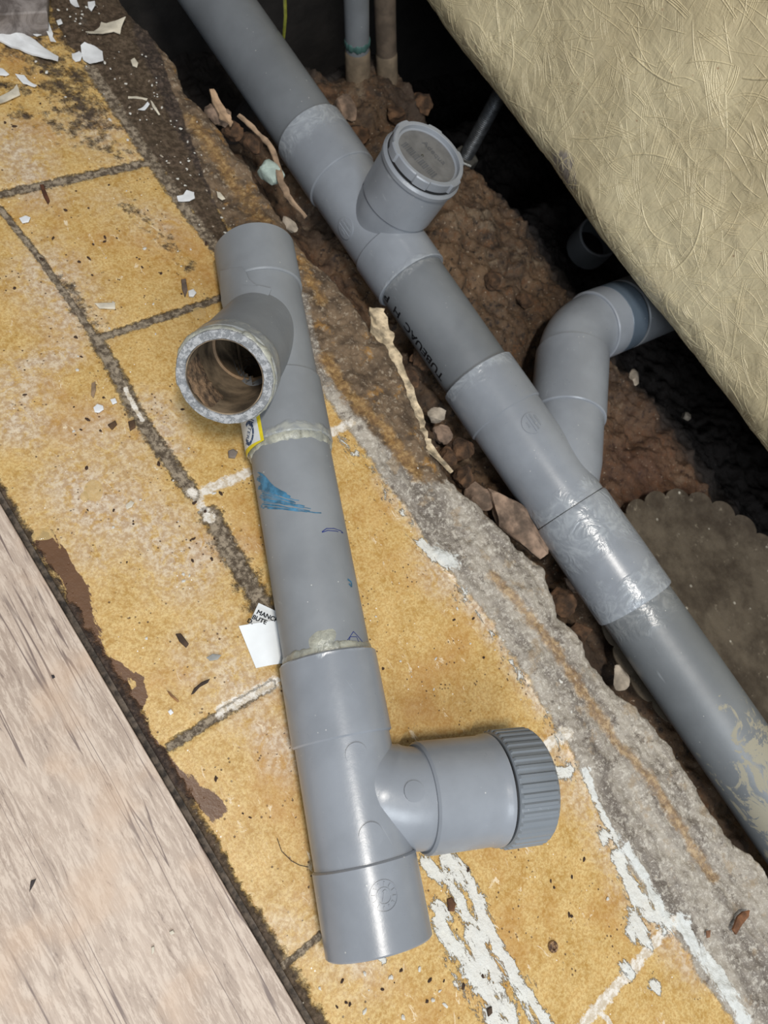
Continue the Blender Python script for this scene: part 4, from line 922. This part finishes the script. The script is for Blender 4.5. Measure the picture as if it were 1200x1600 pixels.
# ribbons: torn sealant, bark-like strips
def ribbon(name, pts, width, mat, label, cat='strip', thick=0.0012, seed=1, curl=0.5, group=None, sub=5):
    """pts: photo points with a height, widths along the strip"""
    W = [at(p[0], p[1], p[2]) for p in pts]; n = len(W); Q = []; wd = []
    for i in range(n - 1):
        for k in range(sub):
            f = k / sub; p_1 = W[max(i - 1, 0)]; p_2 = W[i]; p_3 = W[i + 1]; p_4 = W[min(i + 2, n - 1)]
            Q.append(0.5 * ((2 * p_2) + (-p_1 + p_3) * f + (2 * p_1 - 5 * p_2 + 4 * p_3 - p_4) * f * f + (-p_1 + 3 * p_2 - 3 * p_3 + p_4) * f ** 3)); wd.append(width[i] + (width[i + 1] - width[i]) * f)
    Q.append(W[-1]); wd.append(width[-1]); m = 7; V = []; Fc = []; N = len(Q)
    for i, p in enumerate(Q):
        t_ = Q[min(i + 1, N - 1)] - Q[max(i - 1, 0)]; t_ /= np.linalg.norm(t_); b_ = np.cross(t_, (0, 0, 1)); b_ /= np.linalg.norm(b_); up_ = np.cross(b_, t_)
        tw = (float(vn(i * 0.35, seed, seed)) - 0.5) * 1.6 * curl; bb = b_ * math.cos(tw) + up_ * math.sin(tw); uu = np.cross(bb, t_)
        for side_ in (1, -1):
            for k in range(m):
                f = (k / (m - 1) - 0.5) * (1 if side_ == 1 else -1); jag_ = 1 + 0.8 * (float(vn(i * 0.9, (f > 0) * 5 + seed, seed + 2)) - 0.5)
                h = curl * wd[i] * 0.9 * (f * f) + side_ * thick / 2 + 0.22 * wd[i] * (float(vn(i * 0.8, f * 4 + 9, seed + 4)) - 0.5)
                V.append(p + bb * f * wd[i] * jag_ + uu * h)
    M_ = 2 * m
    for i in range(N - 1):
        for k in range(M_): a = i * M_ + k; b_ = i * M_ + (k + 1) % M_; Fc.append((a, b_, b_ + M_, a + M_))
    Fc += [list(range(M_)), list(range((N - 1) * M_, N * M_))]
    return facts(name, V, Fc, mat, label, cat, group, 50)
M_SEAL = plain('dirty_cream_sealant', (176, 160, 134), 0.65, 0.32, 70, 0.004); M_SEALG = plain('grey_sealant', (160, 156, 150), 0.6, 0.1)
ribbon('torn_sealant_strip', [(588, 482, -0.022), (592, 520, -0.018), (610, 560, -0.014), (626, 600, -0.012), (641, 650, -0.010), (655, 680, -0.006), (672, 702, -0.004), (706, 738, 0.002)], [0.018, 0.030, 0.028, 0.026, 0.030, 0.022, 0.011, 0.005], M_SEAL, 'long torn cream sealant strip lying along the trench edge between the pipes', 'sealant strip', 0.0016, 3, 0.45)
ribbon('torn_sealant_strip', [(622, 600, -0.012), (634, 640, -0.006), (645, 668, -0.004)], [0.006, 0.010, 0.004], M_SEAL, 'short pale sealant sliver lying on the tile side of the long torn strip', 'sealant strip', 0.0014, 5, 0.5)
ribbon('bark_strip', [(372, 180, -0.008), (395, 200, -0.012), (425, 235, -0.018), (440, 285, -0.020), (452, 310, -0.022), (478, 340, -0.030)], [0.006, 0.006, 0.007, 0.008, 0.010, 0.006], plain('grey_brown_bark', (142, 120, 98), 0.85, 0.2, 60, 0.002), 'thin brown torn strip running along the left of the upper drain pipe', 'strip', 0.002, 8, 0.4)
ribbon('bark_strip', [(330, 140, -0.004), (340, 165, -0.006), (352, 185, -0.010), (362, 195, -0.014)], [0.006, 0.012, 0.014, 0.008], plain('pale_wood_strip', (160, 134, 108), 0.85, 0.2, 60, 0.002), 'short broad brown torn strip at the upper trench edge', 'strip', 0.002, 9, 0.4)

def flake(name, pts, mat, label, cat='plaster chip', group=None, z=0.0015, thick=0.0014, lift=0.0, seed=1, zrel=None):
    """curled chip with the outline pts (photo points)"""
    P = np.array([at(p[0], p[1], z)[:2] for p in pts]); c0 = P.mean(0); n = len(P); nr_ = 5; V = []; Fc = []
    dn = []
    for i in range(n):
        for k in range(3): f = k / 3; q = P[i] * (1 - f) + P[(i + 1) % n] * f; dn.append(q + (c0 - q) * 0.06 * (float(vn(i * 1.7 + k, seed, seed)) - 0.3))
    m = len(dn); size = max(np.linalg.norm(q - c0) for q in dn)
    dirx = np.array([math.cos(seed), math.sin(seed)])
    def zz(q):
        f = (q - c0) @ dirx / size; return z + lift * f * f + 0.10 * size * (float(fbm(q[0] * 90 + seed, q[1] * 90, 1, seed, 2)) - 0.4) + 0.001
    for s_ in (1, -1):
        V.append(np.array([c0[0], c0[1], zz(c0) + s_ * thick / 2]))
        for r_ in range(1, nr_ + 1):
            for q in dn:
                p = c0 + (q - c0) * r_ / nr_; e = 1 if r_ < nr_ else 0.6; V.append(np.array([p[0], p[1], zz(p) + s_ * thick / 2 * e]))
    off = 1 + nr_ * m
    for s_ in (0, 1):
        b_ = s_ * off
        for i in range(m): Fc.append((b_, b_ + 1 + i, b_ + 1 + (i + 1) % m))
        for r_ in range(nr_ - 1):
            for i in range(m): a = b_ + 1 + r_ * m + i; c_ = b_ + 1 + r_ * m + (i + 1) % m; Fc.append((a, c_, c_ + m, a + m))
    for i in range(m): a = 1 + (nr_ - 1) * m + i; c_ = 1 + (nr_ - 1) * m + (i + 1) % m; Fc.append((a, c_, c_ + off, a + off))
    mn = min(v[2] for v in V)
    if mn < z - 0.0005:
        for v in V: v[2] += (z - 0.0005) - mn
    return facts(name, V, Fc, mat, label, cat, group, 45)
M_FL = plain('white_paint_flake', (222, 224, 226), 0.55, 0.05, 50, 0.0006); M_FLC = plain('cream_paint_flake', (204, 196, 178), 0.6, 0.1, 50, 0.001)
flake('plaster_shard', [(-8, 36), (10, 45), (28, 52), (48, 62), (70, 78), (92, 95), (91, 102), (60, 92), (30, 80), (-8, 65)], M_FL, 'long pointed white plaster shard at the top left of the tiles', lift=0.004, seed=2, thick=0.004)
flake('plaster_flake', [(56, 30), (66, 22), (72, 40), (70, 53), (58, 60), (46, 54), (52, 42)], M_FL, 'crumpled white flake just below the grey block', lift=0.006, seed=3)
flake('plaster_sliver', [(66, 24), (74, 32), (83, 55), (82, 64), (88, 69), (79, 69), (76, 58), (66, 38)], M_FL, 'narrow white curl leaning on the crumpled flake', lift=0.006, seed=4, z=0.004)
flake('plaster_flake', [(126, 76), (132, 71), (148, 74), (160, 82), (162, 100), (150, 101), (140, 102), (130, 95), (127, 86)], M_FL, 'smooth round white flake beside the dark grimy strip', lift=0.004, seed=5)
flake('plaster_flake', [(112, 86), (118, 84), (124, 82), (129, 88), (126, 96), (118, 98), (113, 93)], M_FL, 'small white flake touching the smooth round one', lift=0.002, seed=6)
flake('plaster_flake', [(134, 57), (145, 52), (155, 45), (158, 36), (166, 38), (180, 36), (196, 34), (190, 45), (188, 54), (178, 51), (160, 55), (140, 57)], M_FLC, 'cream twisted flake with pointed tip on the dark strip', lift=0.006, seed=7, thick=0.002)
flake('plaster_flake', [(107, -3), (118, -3), (122, 8), (124, 15), (118, 14), (110, 6)], M_FL, 'ragged white flake at the top edge left of the round one', lift=0.003, seed=8)
flake('plaster_flake', [(137, 5), (148, 3), (149, 10), (143, 19), (138, 14)], M_FL, 'small white flake with a thin tail near the top edge', lift=0.002, seed=9)
flake('plaster_flake', [(88, 34), (95, 31), (98, 38), (91, 41)], M_FL, 'small white chip right of the crumpled flake', seed=10)
flake('plaster_flake', [(276, 308), (286, 306), (291, 299), (303, 302), (304, 312), (296, 317), (278, 316)], M_FL, 'white plaster chip on the groove in the middle left of the dark strip', lift=0.003, seed=11)
flake('plaster_flake', [(204, 95), (210, 92), (216, 100), (214, 107), (207, 104)], M_FLC, 'little cream chip on the dark strip below the twisted flake', seed=12)
flake('plaster_sliver', [(-6, 155), (14, 146), (24, 140), (27, 134), (30, 144), (32, 150), (15, 158), (-6, 168)], M_FLC, 'cream wood-like sliver at the left edge of the tiles', lift=0.003, seed=13)
flake('plaster_sliver', [(-5, 106), (5, 109), (15, 118), (10, 120), (-5, 118)], M_FL, 'pointed white chip at the left edge below the long shard', seed=14)
flake('plaster_sliver', [(24, 121), (38, 120), (44, 127), (58, 138), (55, 140), (42, 133), (36, 132)], M_FL, 'thin white curl between two slivers at the upper left', lift=0.004, seed=15)
flake('plaster_sliver', [(215, 175), (222, 170), (230, 162), (234, 165), (226, 174)], M_FL, 'bright white shred in the dark strip', lift=0.002, seed=16)
flake('plaster_sliver', [(200, 152), (214, 152), (231, 155), (230, 158), (212, 155), (200, 155)], M_FLC, 'thin cream stick across the dark strip', seed=17)
flake('plaster_sliver', [(235, 158), (238, 160), (250, 180), (248, 181), (238, 168)], M_FLC, 'thin cream stick angled beside the bright shred', seed=18)
flake('plaster_flake', [(338, 300), (344, 302), (352, 312), (347, 314), (340, 309)], M_FLC, 'small cream chip on the brown strip near the loose pipe', seed=19)
flake('plaster_flake', [(148, 475), (180, 474), (180, 484), (155, 483)], M_FLC, 'flat cream plaster strip on the yellow tile left of the open branch', seed=20, thick=0.002)
flake('wood_splinter', [(283, 438), (290, 437), (293, 455), (289, 465), (284, 452)], plain('grey_splinter', (96, 82, 72), 0.8, 0.2), 'short grey-brown splinter on the tile left of the loose pipe top', 'splinter', seed=21, thick=0.003)
flake('plaster_flake', [(294, 456), (302, 453), (307, 459), (302, 465), (295, 464)], M_FL, 'white crumb beside the grey-brown splinter', seed=22, thick=0.003)
flake('plaster_flake', [(30, 342), (40, 338), (48, 341), (45, 348), (35, 350)], M_FL, 'ragged white flake on the tile near the left edge', seed=23)
flake('plaster_flake', [(146, 638), (152, 632), (161, 635), (162, 641), (155, 646), (148, 645)], M_FL, 'white plaster flake on the tile left of the open branch end', seed=24)
flake('plaster_flake', [(172, 625), (180, 623), (183, 630), (176, 633)], M_FL, 'smaller white flake up and right of its bigger neighbour', seed=25)
flake('wood_splinter', [(143, 600), (149, 597), (150, 610), (146, 623), (142, 618)], plain('tan_splinter', (134, 112, 88), 0.8, 0.2), 'upright tan splinter on the tile above the two white flakes', 'splinter', seed=26)
flake('plaster_flake', [(196, 790), (204, 783), (210, 786), (206, 793), (198, 797)], M_FLC, 'cream chip beside the water drop ring on the tile', seed=27)
flake('plaster_flake', [(262, 1112), (267, 1108), (271, 1114), (266, 1118)], M_FL, 'lone white crumb near the dark curved splinter', seed=28)
flake('wood_splinter', [(298, 1086), (303, 1076), (315, 1066), (328, 1061), (325, 1067), (312, 1074), (303, 1084)], plain('dark_splinter', (58, 44, 34), 0.8, 0.2), 'dark curved splinter on the tile left of the lower tee', 'splinter', seed=29, thick=0.002)
flake('wood_splinter', [(260, 1079), (264, 1081), (280, 1096), (278, 1098), (266, 1088)], plain('brown_splinter', (128, 92, 58), 0.8, 0.2), 'thin light brown splinter left of the dark curved one', 'splinter', seed=30)
flake('dirt_crumb', [(274, 991), (282, 990), (295, 1007), (291, 1013), (280, 1003)], plain('dark_dirt', (66, 52, 42), 0.95, 0.3), 'dark flaky dirt crumb on the middle of the tile', 'crumb', seed=31, thick=0.003)
flake('plaster_flake', [(322, 1028), (332, 1022), (346, 1024), (340, 1031), (328, 1033)], plain('grey_chip', (146, 146, 142), 0.7, 0.1), 'flat grey chip on the tile left of the paper label', seed=32)
flake('bark_chip', [(1142, 1452), (1150, 1432), (1158, 1424), (1168, 1422), (1166, 1432), (1156, 1444), (1147, 1460)], plain('brown_bark', (118, 80, 54), 0.85, 0.25, 90), 'brown bark chip on the grey mortar at lower right', 'chip', seed=33, thick=0.004, z=0.006)
flake('bark_chip', [(1102, 1454), (1109, 1453), (1108, 1464), (1103, 1466)], plain('brown_bark_small', (128, 92, 68), 0.85, 0.25), 'small brown chip left of the bark chip on the mortar', 'chip', seed=34, z=0.004)
flake('dirt_crumb', [(698, 1405), (706, 1402), (711, 1412), (708, 1424), (700, 1424)], plain('brown_crumb', (92, 62, 42), 0.95, 0.3), 'dark brown crumb on the white paint smear', 'crumb', seed=35, thick=0.003)
flake('dirt_crumb', [(760, 1576), (767, 1572), (768, 1582), (762, 1588)], plain('brown_crumb_low', (80, 64, 50), 0.95, 0.3), 'brown crumb on the white paint at the bottom edge', 'crumb', seed=36, thick=0.003)
flake('stone_chip', [(356, 706), (364, 703), (371, 708), (367, 717), (357, 716)], plain('grey_stone_chip', (122, 112, 104), 0.9, 0.15), 'grey stone chip just left of the sticker', 'chip', seed=37, thick=0.004)
flake('dirt_crumb', [(168, 665), (180, 658), (183, 664), (175, 672)], plain('dirt_a', (88, 66, 46), 0.95, 0.3), 'brown dirt crumb below the smaller white flake', 'crumb', seed=38, thick=0.003)
flake('dirt_crumb', [(200, 660), (210, 657), (212, 668), (203, 674)], plain('dirt_b', (82, 62, 44), 0.95, 0.3), 'brown dirt crumb beside the tile joint left of the pipe', 'crumb', seed=39, thick=0.003)
flake('dirt_crumb', [(62, 290), (68, 291), (78, 315), (75, 320), (68, 308)], plain('dirt_c', (76, 46, 30), 0.95, 0.3), 'long reddish brown crumb below the upper left joint', 'crumb', seed=40, thick=0.003)
flake('dirt_crumb', [(13, 1405), (48, 1376), (57, 1373), (52, 1384), (46, 1394)][1:], plain('dark_flint', (58, 52, 52), 0.8, 0.2), 'dark sliver lying on the laminate board', 'crumb', seed=41, z=0.0115)
flake('seed_husk', [(236, 1480), (241, 1478), (241, 1486), (237, 1492)], M_FLC, 'yellowish husk lying on the laminate board, the lower of two', 'crumb', seed=42, z=0.0115)
flake('seed_husk', [(264, 1456), (270, 1453), (273, 1458), (267, 1461)], M_FLC, 'yellowish husk lying on the laminate board, the upper of two', 'crumb', seed=43, z=0.0115)
flake('dirt_crumb', [(80, 1055), (84, 1055), (86, 1059), (82, 1061)], plain('dark_speck', (40, 36, 40), 0.8), 'single dark speck on the upper part of the laminate board', 'crumb', seed=44, z=0.0115)
# screw head
sp = at(863, 1479, 0.0); t = NT('rusty_screw'); nz = t.noise(300, 4); m_ = t.out(t.mix(t.step(nz, 0.4, 0.6), lin(70, 46, 30), lin(150, 118, 84)), 0.6, t.bump(nz, 0.0008))
scr = lathe('screw', sp, (0, 0, 1), [(0, 0.0001), (0, 0.0045), (0.0015, 0.0052), (0.003, 0.0045), (0.003, 0.0028), (0.0018, 0.002), (0.0018, 0.0001)], m_, None, 32); tag(scr, 'rusty round screw head on the yellow tile at lower right', 'screw')
# water drops
t = NT('clear_water'); M_WAT = t.out((0.80, 0.60, 0.28, 1), 0.04, None, Alpha=0.30, IOR=1.33)
def drop(px, py, rx, ry, label, seed, h=0.0011):
    c0 = at(px, py, 0.0); V = []; Fc = []; n = 36; m = 6; dxw = at(px + 10, py, 0) - c0; dyw = at(px, py + 10, 0) - c0
    for j in range(m + 1):
        f = j / m
        for i in range(n):
            a = 2 * PI * i / n; rad = 0.85 + 0.3 * float(vn(math.cos(a) + 4, math.sin(a) + 4, seed)); p = c0 + dxw * rx / 10 * math.cos(a) * rad * f + dyw * ry / 10 * math.sin(a) * rad * f
            V.append((p[0], p[1], 0.0004 + h * (1 - f ** 2.2)))
    Fc = [(j * n + i, j * n + (i + 1) % n, (j + 1) * n + (i + 1) % n, (j + 1) * n + i) for j in range(m) for i in range(n)]
    Fc.append([m * n + i for i in range(n)])
    facts('water_drop', V, Fc, M_WAT, label, 'water drop', None, 60)
drop(147, 768, 15, 17, 'round clear water drop on the tile near the laminate edge', 3); drop(132, 776, 7, 9, 'small clear drop joined to the left of the round drop', 4)
drop(68, 836, 17, 9, 'flat clear water drop beside the laminate board', 5); drop(311, 490, 11, 9, 'clear thin water drop left of the open branch', 6)
# hair-thin strand
hr = sweep('hair', [at(433, 1310, 0.001), at(440, 1330, 0.001), at(455, 1345, 0.001), at(468, 1352, 0.001), at(482, 1355, 0.002)], 0.0003, M_RUBBER, None, 6); tag(hr, 'dark hair curling out from under the lower socket', 'hair')

# torn paper label under the loose pipe
M_PAPER = plain('white_paper_label', (226, 230, 232), 0.5, 0.02, 30)
lab = thing('paper_label', 'torn white printed label sticking out from under the loose pipe', 'label', at(410, 1000, 0.0))
def sheet(name, quad, mat, parent, bump_h, n=14, thick=0.0004):
    """quad: four (px,py,z)"""
    Q = [at(*q) for q in quad]; V = []
    for s_ in (0, 1):
        for i in range(n + 1):
            for j in range(n + 1):
                u, v = i / n, j / n; p = Q[0] * (1 - u) * (1 - v) + Q[1] * u * (1 - v) + Q[2] * u * v + Q[3] * (1 - u) * v
                p = p + np.array([0, 0, bump_h * math.sin(PI * u) * (0.4 + 0.6 * v) - s_ * thick]); V.append(p)
    m = n + 1; N = m * m; Fc = []
    for i in range(n):
        for j in range(n):
            a = i * m + j; Fc += [(a, a + m, a + m + 1, a + 1), (a + N, a + 1 + N, a + m + 1 + N, a + m + N)]
    rim = [i * m for i in range(n)] + [n * m + j for j in range(n)] + [i * m + n for i in range(n, 0, -1)] + [j for j in range(n, 0, -1)]
    for k in range(len(rim)): a = rim[k]; b_ = rim[(k + 1) % len(rim)]; Fc.append((a, b_, b_ + N, a + N))
    return mesh_obj(name, V, Fc, mat, parent)
s1 = sheet('printed_flap', [(404, 942, 0.004), (446, 963, 0.008), (440, 1000, 0.006), (382, 990, 0.002)], M_PAPER, lab, 0.003)
s2 = sheet('folded_flap', [(373, 978, 0.007), (440, 968, 0.012), (446, 1036, 0.010), (400, 1044, 0.004)], M_PAPER, lab, 0.003)
q0 = at(399, 957, 0.009); ex_ = at(433, 972, 0.013) - q0; ex_ /= np.linalg.norm(ex_); ey_ = at(404, 943, 0.009) - at(392, 973, 0.009); ey_ -= ex_ * (ey_ @ ex_); ey_ /= np.linalg.norm(ey_); nz_ = np.cross(ex_, ey_)
def left2(body, size):
    q = text2(body, size, False, 1.0); return merge2(q, off2(q, 0.00022, 0.0), off2(q, 0.0, 0.0002), off2(q, 0.00022, 0.0002))
def left2_(body, size):
    v, f = text2(body, size, False, 1.0); return v, f
mm = merge2(off2(left2('MANCHO', 0.0062), 0.0012, -0.001), off2(left2('BUTE', 0.0062), -0.0006, -0.0072), off2(left2('D.', 0.0060), -0.0030, -0.0122))
wr = flat_on('label_writing', mm, q0, ex_, ey_, nz_, M_BLACK, lab, 0.0012); wr['label'] = 'black printed letters'

# grey block at the very top left
cor = [at(-60, 28, 0.03), at(74, 20, 0.03), at(76, -60, 0.03), at(-60, -60, 0.03)]
V = [np.array([c_[0], c_[1], 0.001]) for c_ in cor] + cor; inn = [c_ * 0.97 + sum(cor) / 4 * 0.03 + np.array([0, 0, 0.002]) for c_ in cor]; V += inn
Fc = [(3, 2, 1, 0), (8, 9, 10, 11)] + [(l * 4 + k, l * 4 + (k + 1) % 4, (l + 1) * 4 + (k + 1) % 4, (l + 1) * 4 + k) for l in range(2) for k in range(4)]
t = NT('grey_marbled_stone'); nz = t.noise(30, 6, 0.65, None, 1.0)
facts('stone_block', V, Fc, t.out(t.mix(t.step(nz, 0.35, 0.65), lin(92, 84, 80), lin(150, 142, 138)), 0.6, t.bump(nz, 0.002)), 'grey marbled stone block at the top left corner of the tiles', 'block', smooth=False)

# scattered crumbs, each one an object
def crumb(px, py, s, mat, name, label, group, seed, z=0.0):
    c0 = at(px, py, z); rs = np.random.RandomState(seed); bm = bmesh.new(); bmesh.ops.create_icosphere(bm, subdivisions=1, radius=1.0)
    st_ = rs.uniform(0.8, 2.2); a = rs.uniform(0, PI); V = []
    for v in bm.verts:
        p = np.array(v.co) * (1 + rs.uniform(-0.3, 0.3)) * s * np.array([st_, 1, 0.6]); V.append(c0 + np.array([p[0] * math.cos(a) - p[1] * math.sin(a), p[0] * math.sin(a) + p[1] * math.cos(a), p[2] + s * 0.45]))
    Fc = [[v.index for v in f.verts] for f in bm.faces]; bm.free()
    facts(name, V, Fc, mat, label, 'crumb', group, smooth=False)
M_DK = plain('dark_brown_crumb', (62, 44, 32), 0.9, 0.3); rs = np.random.RandomState(4)
def on_tiles(px, py):
    if px < 0 or py < 0 or px > 1200 or py > 1600: return False
    w_ = at(px, py); e_ = np.interp(w_[1], [e[0] for e in edge_w], [e[1] for e in edge_w])
    if w_[0] > e_ - 0.02 or w_[0] < 0.085: return False
    q = w_[:2] - P0[:2]; s_ = q @ d1[:2]; off_ = abs(q[0] * d1[1] - q[1] * d1[0])
    if -0.26 < s_ < 0.47 and off_ < 0.062: return False
    if off_ < 0.2 and 0.26 < s_ < 0.42 and q[0] > -0.2 and (q @ ed1[:2]) > -0.05: return False
    return True
def where(px, py):
    if px > 600 and py > 1330: return 'on the tiles below the ribbed cap'
    if px > 500 and py < 1330: return 'on the tile between the loose pipe and the mortar edge'
    if py < 265: return 'on the uppermost tile left of the dark strip'
    if py < 540: return 'on the second tile row left of the loose pipe top'
    if py < 1100: return 'on the large tile area between laminate board and loose pipe'
    return 'on the lower tiles between laminate board and loose pipe end'
cnt = 0; seeds = [(150, 430, 110, 60), (90, 620, 90, 80), (60, 160, 80, 60), (200, 400, 120, 90), (200, 900, 150, 150), (700, 1050, 120, 120), (420, 1250, 60, 160), (850, 1400, 160, 120), (550, 1540, 120, 40), (300, 800, 80, 80)]
while cnt < 95:
    sx_, sy_, dx_, dy_ = seeds[rs.randint(len(seeds))]; px, py = sx_ + rs.randn() * dx_, sy_ + rs.randn() * dy_
    if not on_tiles(px, py): continue
    crumb(px, py, rs.uniform(0.0007, 0.0017), M_DK, 'dirt_crumb', 'tiny dark brown crumb ' + where(px, py), 'dark crumbs ' + where(px, py), 100 + cnt); cnt += 1
cnt = 0; seeds = [(230, 160, 60, 90), (300, 280, 50, 90), (160, 560, 120, 120), (120, 60, 60, 40), (1000, 1300, 120, 140), (450, 420, 20, 40), (300, 850, 90, 120), (880, 1050, 60, 90), (560, 1530, 100, 40), (700, 1000, 100, 140)]
while cnt < 110:
    sx_, sy_, dx_, dy_ = seeds[rs.randint(len(seeds))]; px, py = sx_ + rs.randn() * dx_, sy_ + rs.randn() * dy_
    if not on_tiles(px, py): continue
    crumb(px, py, rs.uniform(0.0007, 0.0019), M_WH, 'plaster_crumb', 'tiny white plaster crumb ' + where(px, py), 'white crumbs ' + where(px, py), 300 + cnt); cnt += 1
cnt = 0
while cnt < 80:
    f = rs.rand(); px = 120 + 210 * f + rs.randn() * 28; py = 10 + 330 * f + rs.randn() * 30; w_ = at(px, py)
    if py < 2 or not (0.40 < w_[0] < np.interp(w_[1], [e[0] for e in edge_w], [e[1] for e in edge_w]) - 0.02) or w_[1] < 0.47: continue
    i_ = min(NY - 1, max(0, int((w_[1] + 0.62) / 1.74 * (NY - 1)))); j_ = min(NX - 1, int((w_[0] + 0.16) / (ex[i_] + 0.16) * (NX - 1)))
    crumb(px, py, rs.uniform(0.0006, 0.0015), M_WH if rs.rand() < 0.75 else M_ST2, 'plaster_crumb', 'tiny pale plaster crumb lying on the dark grimy strip at upper left', 'pale crumbs on the dark strip', 500 + cnt, float(z[i_, j_])); cnt += 1
for o in bpy.data.objects:
    if '_w' in o: del o['_w']
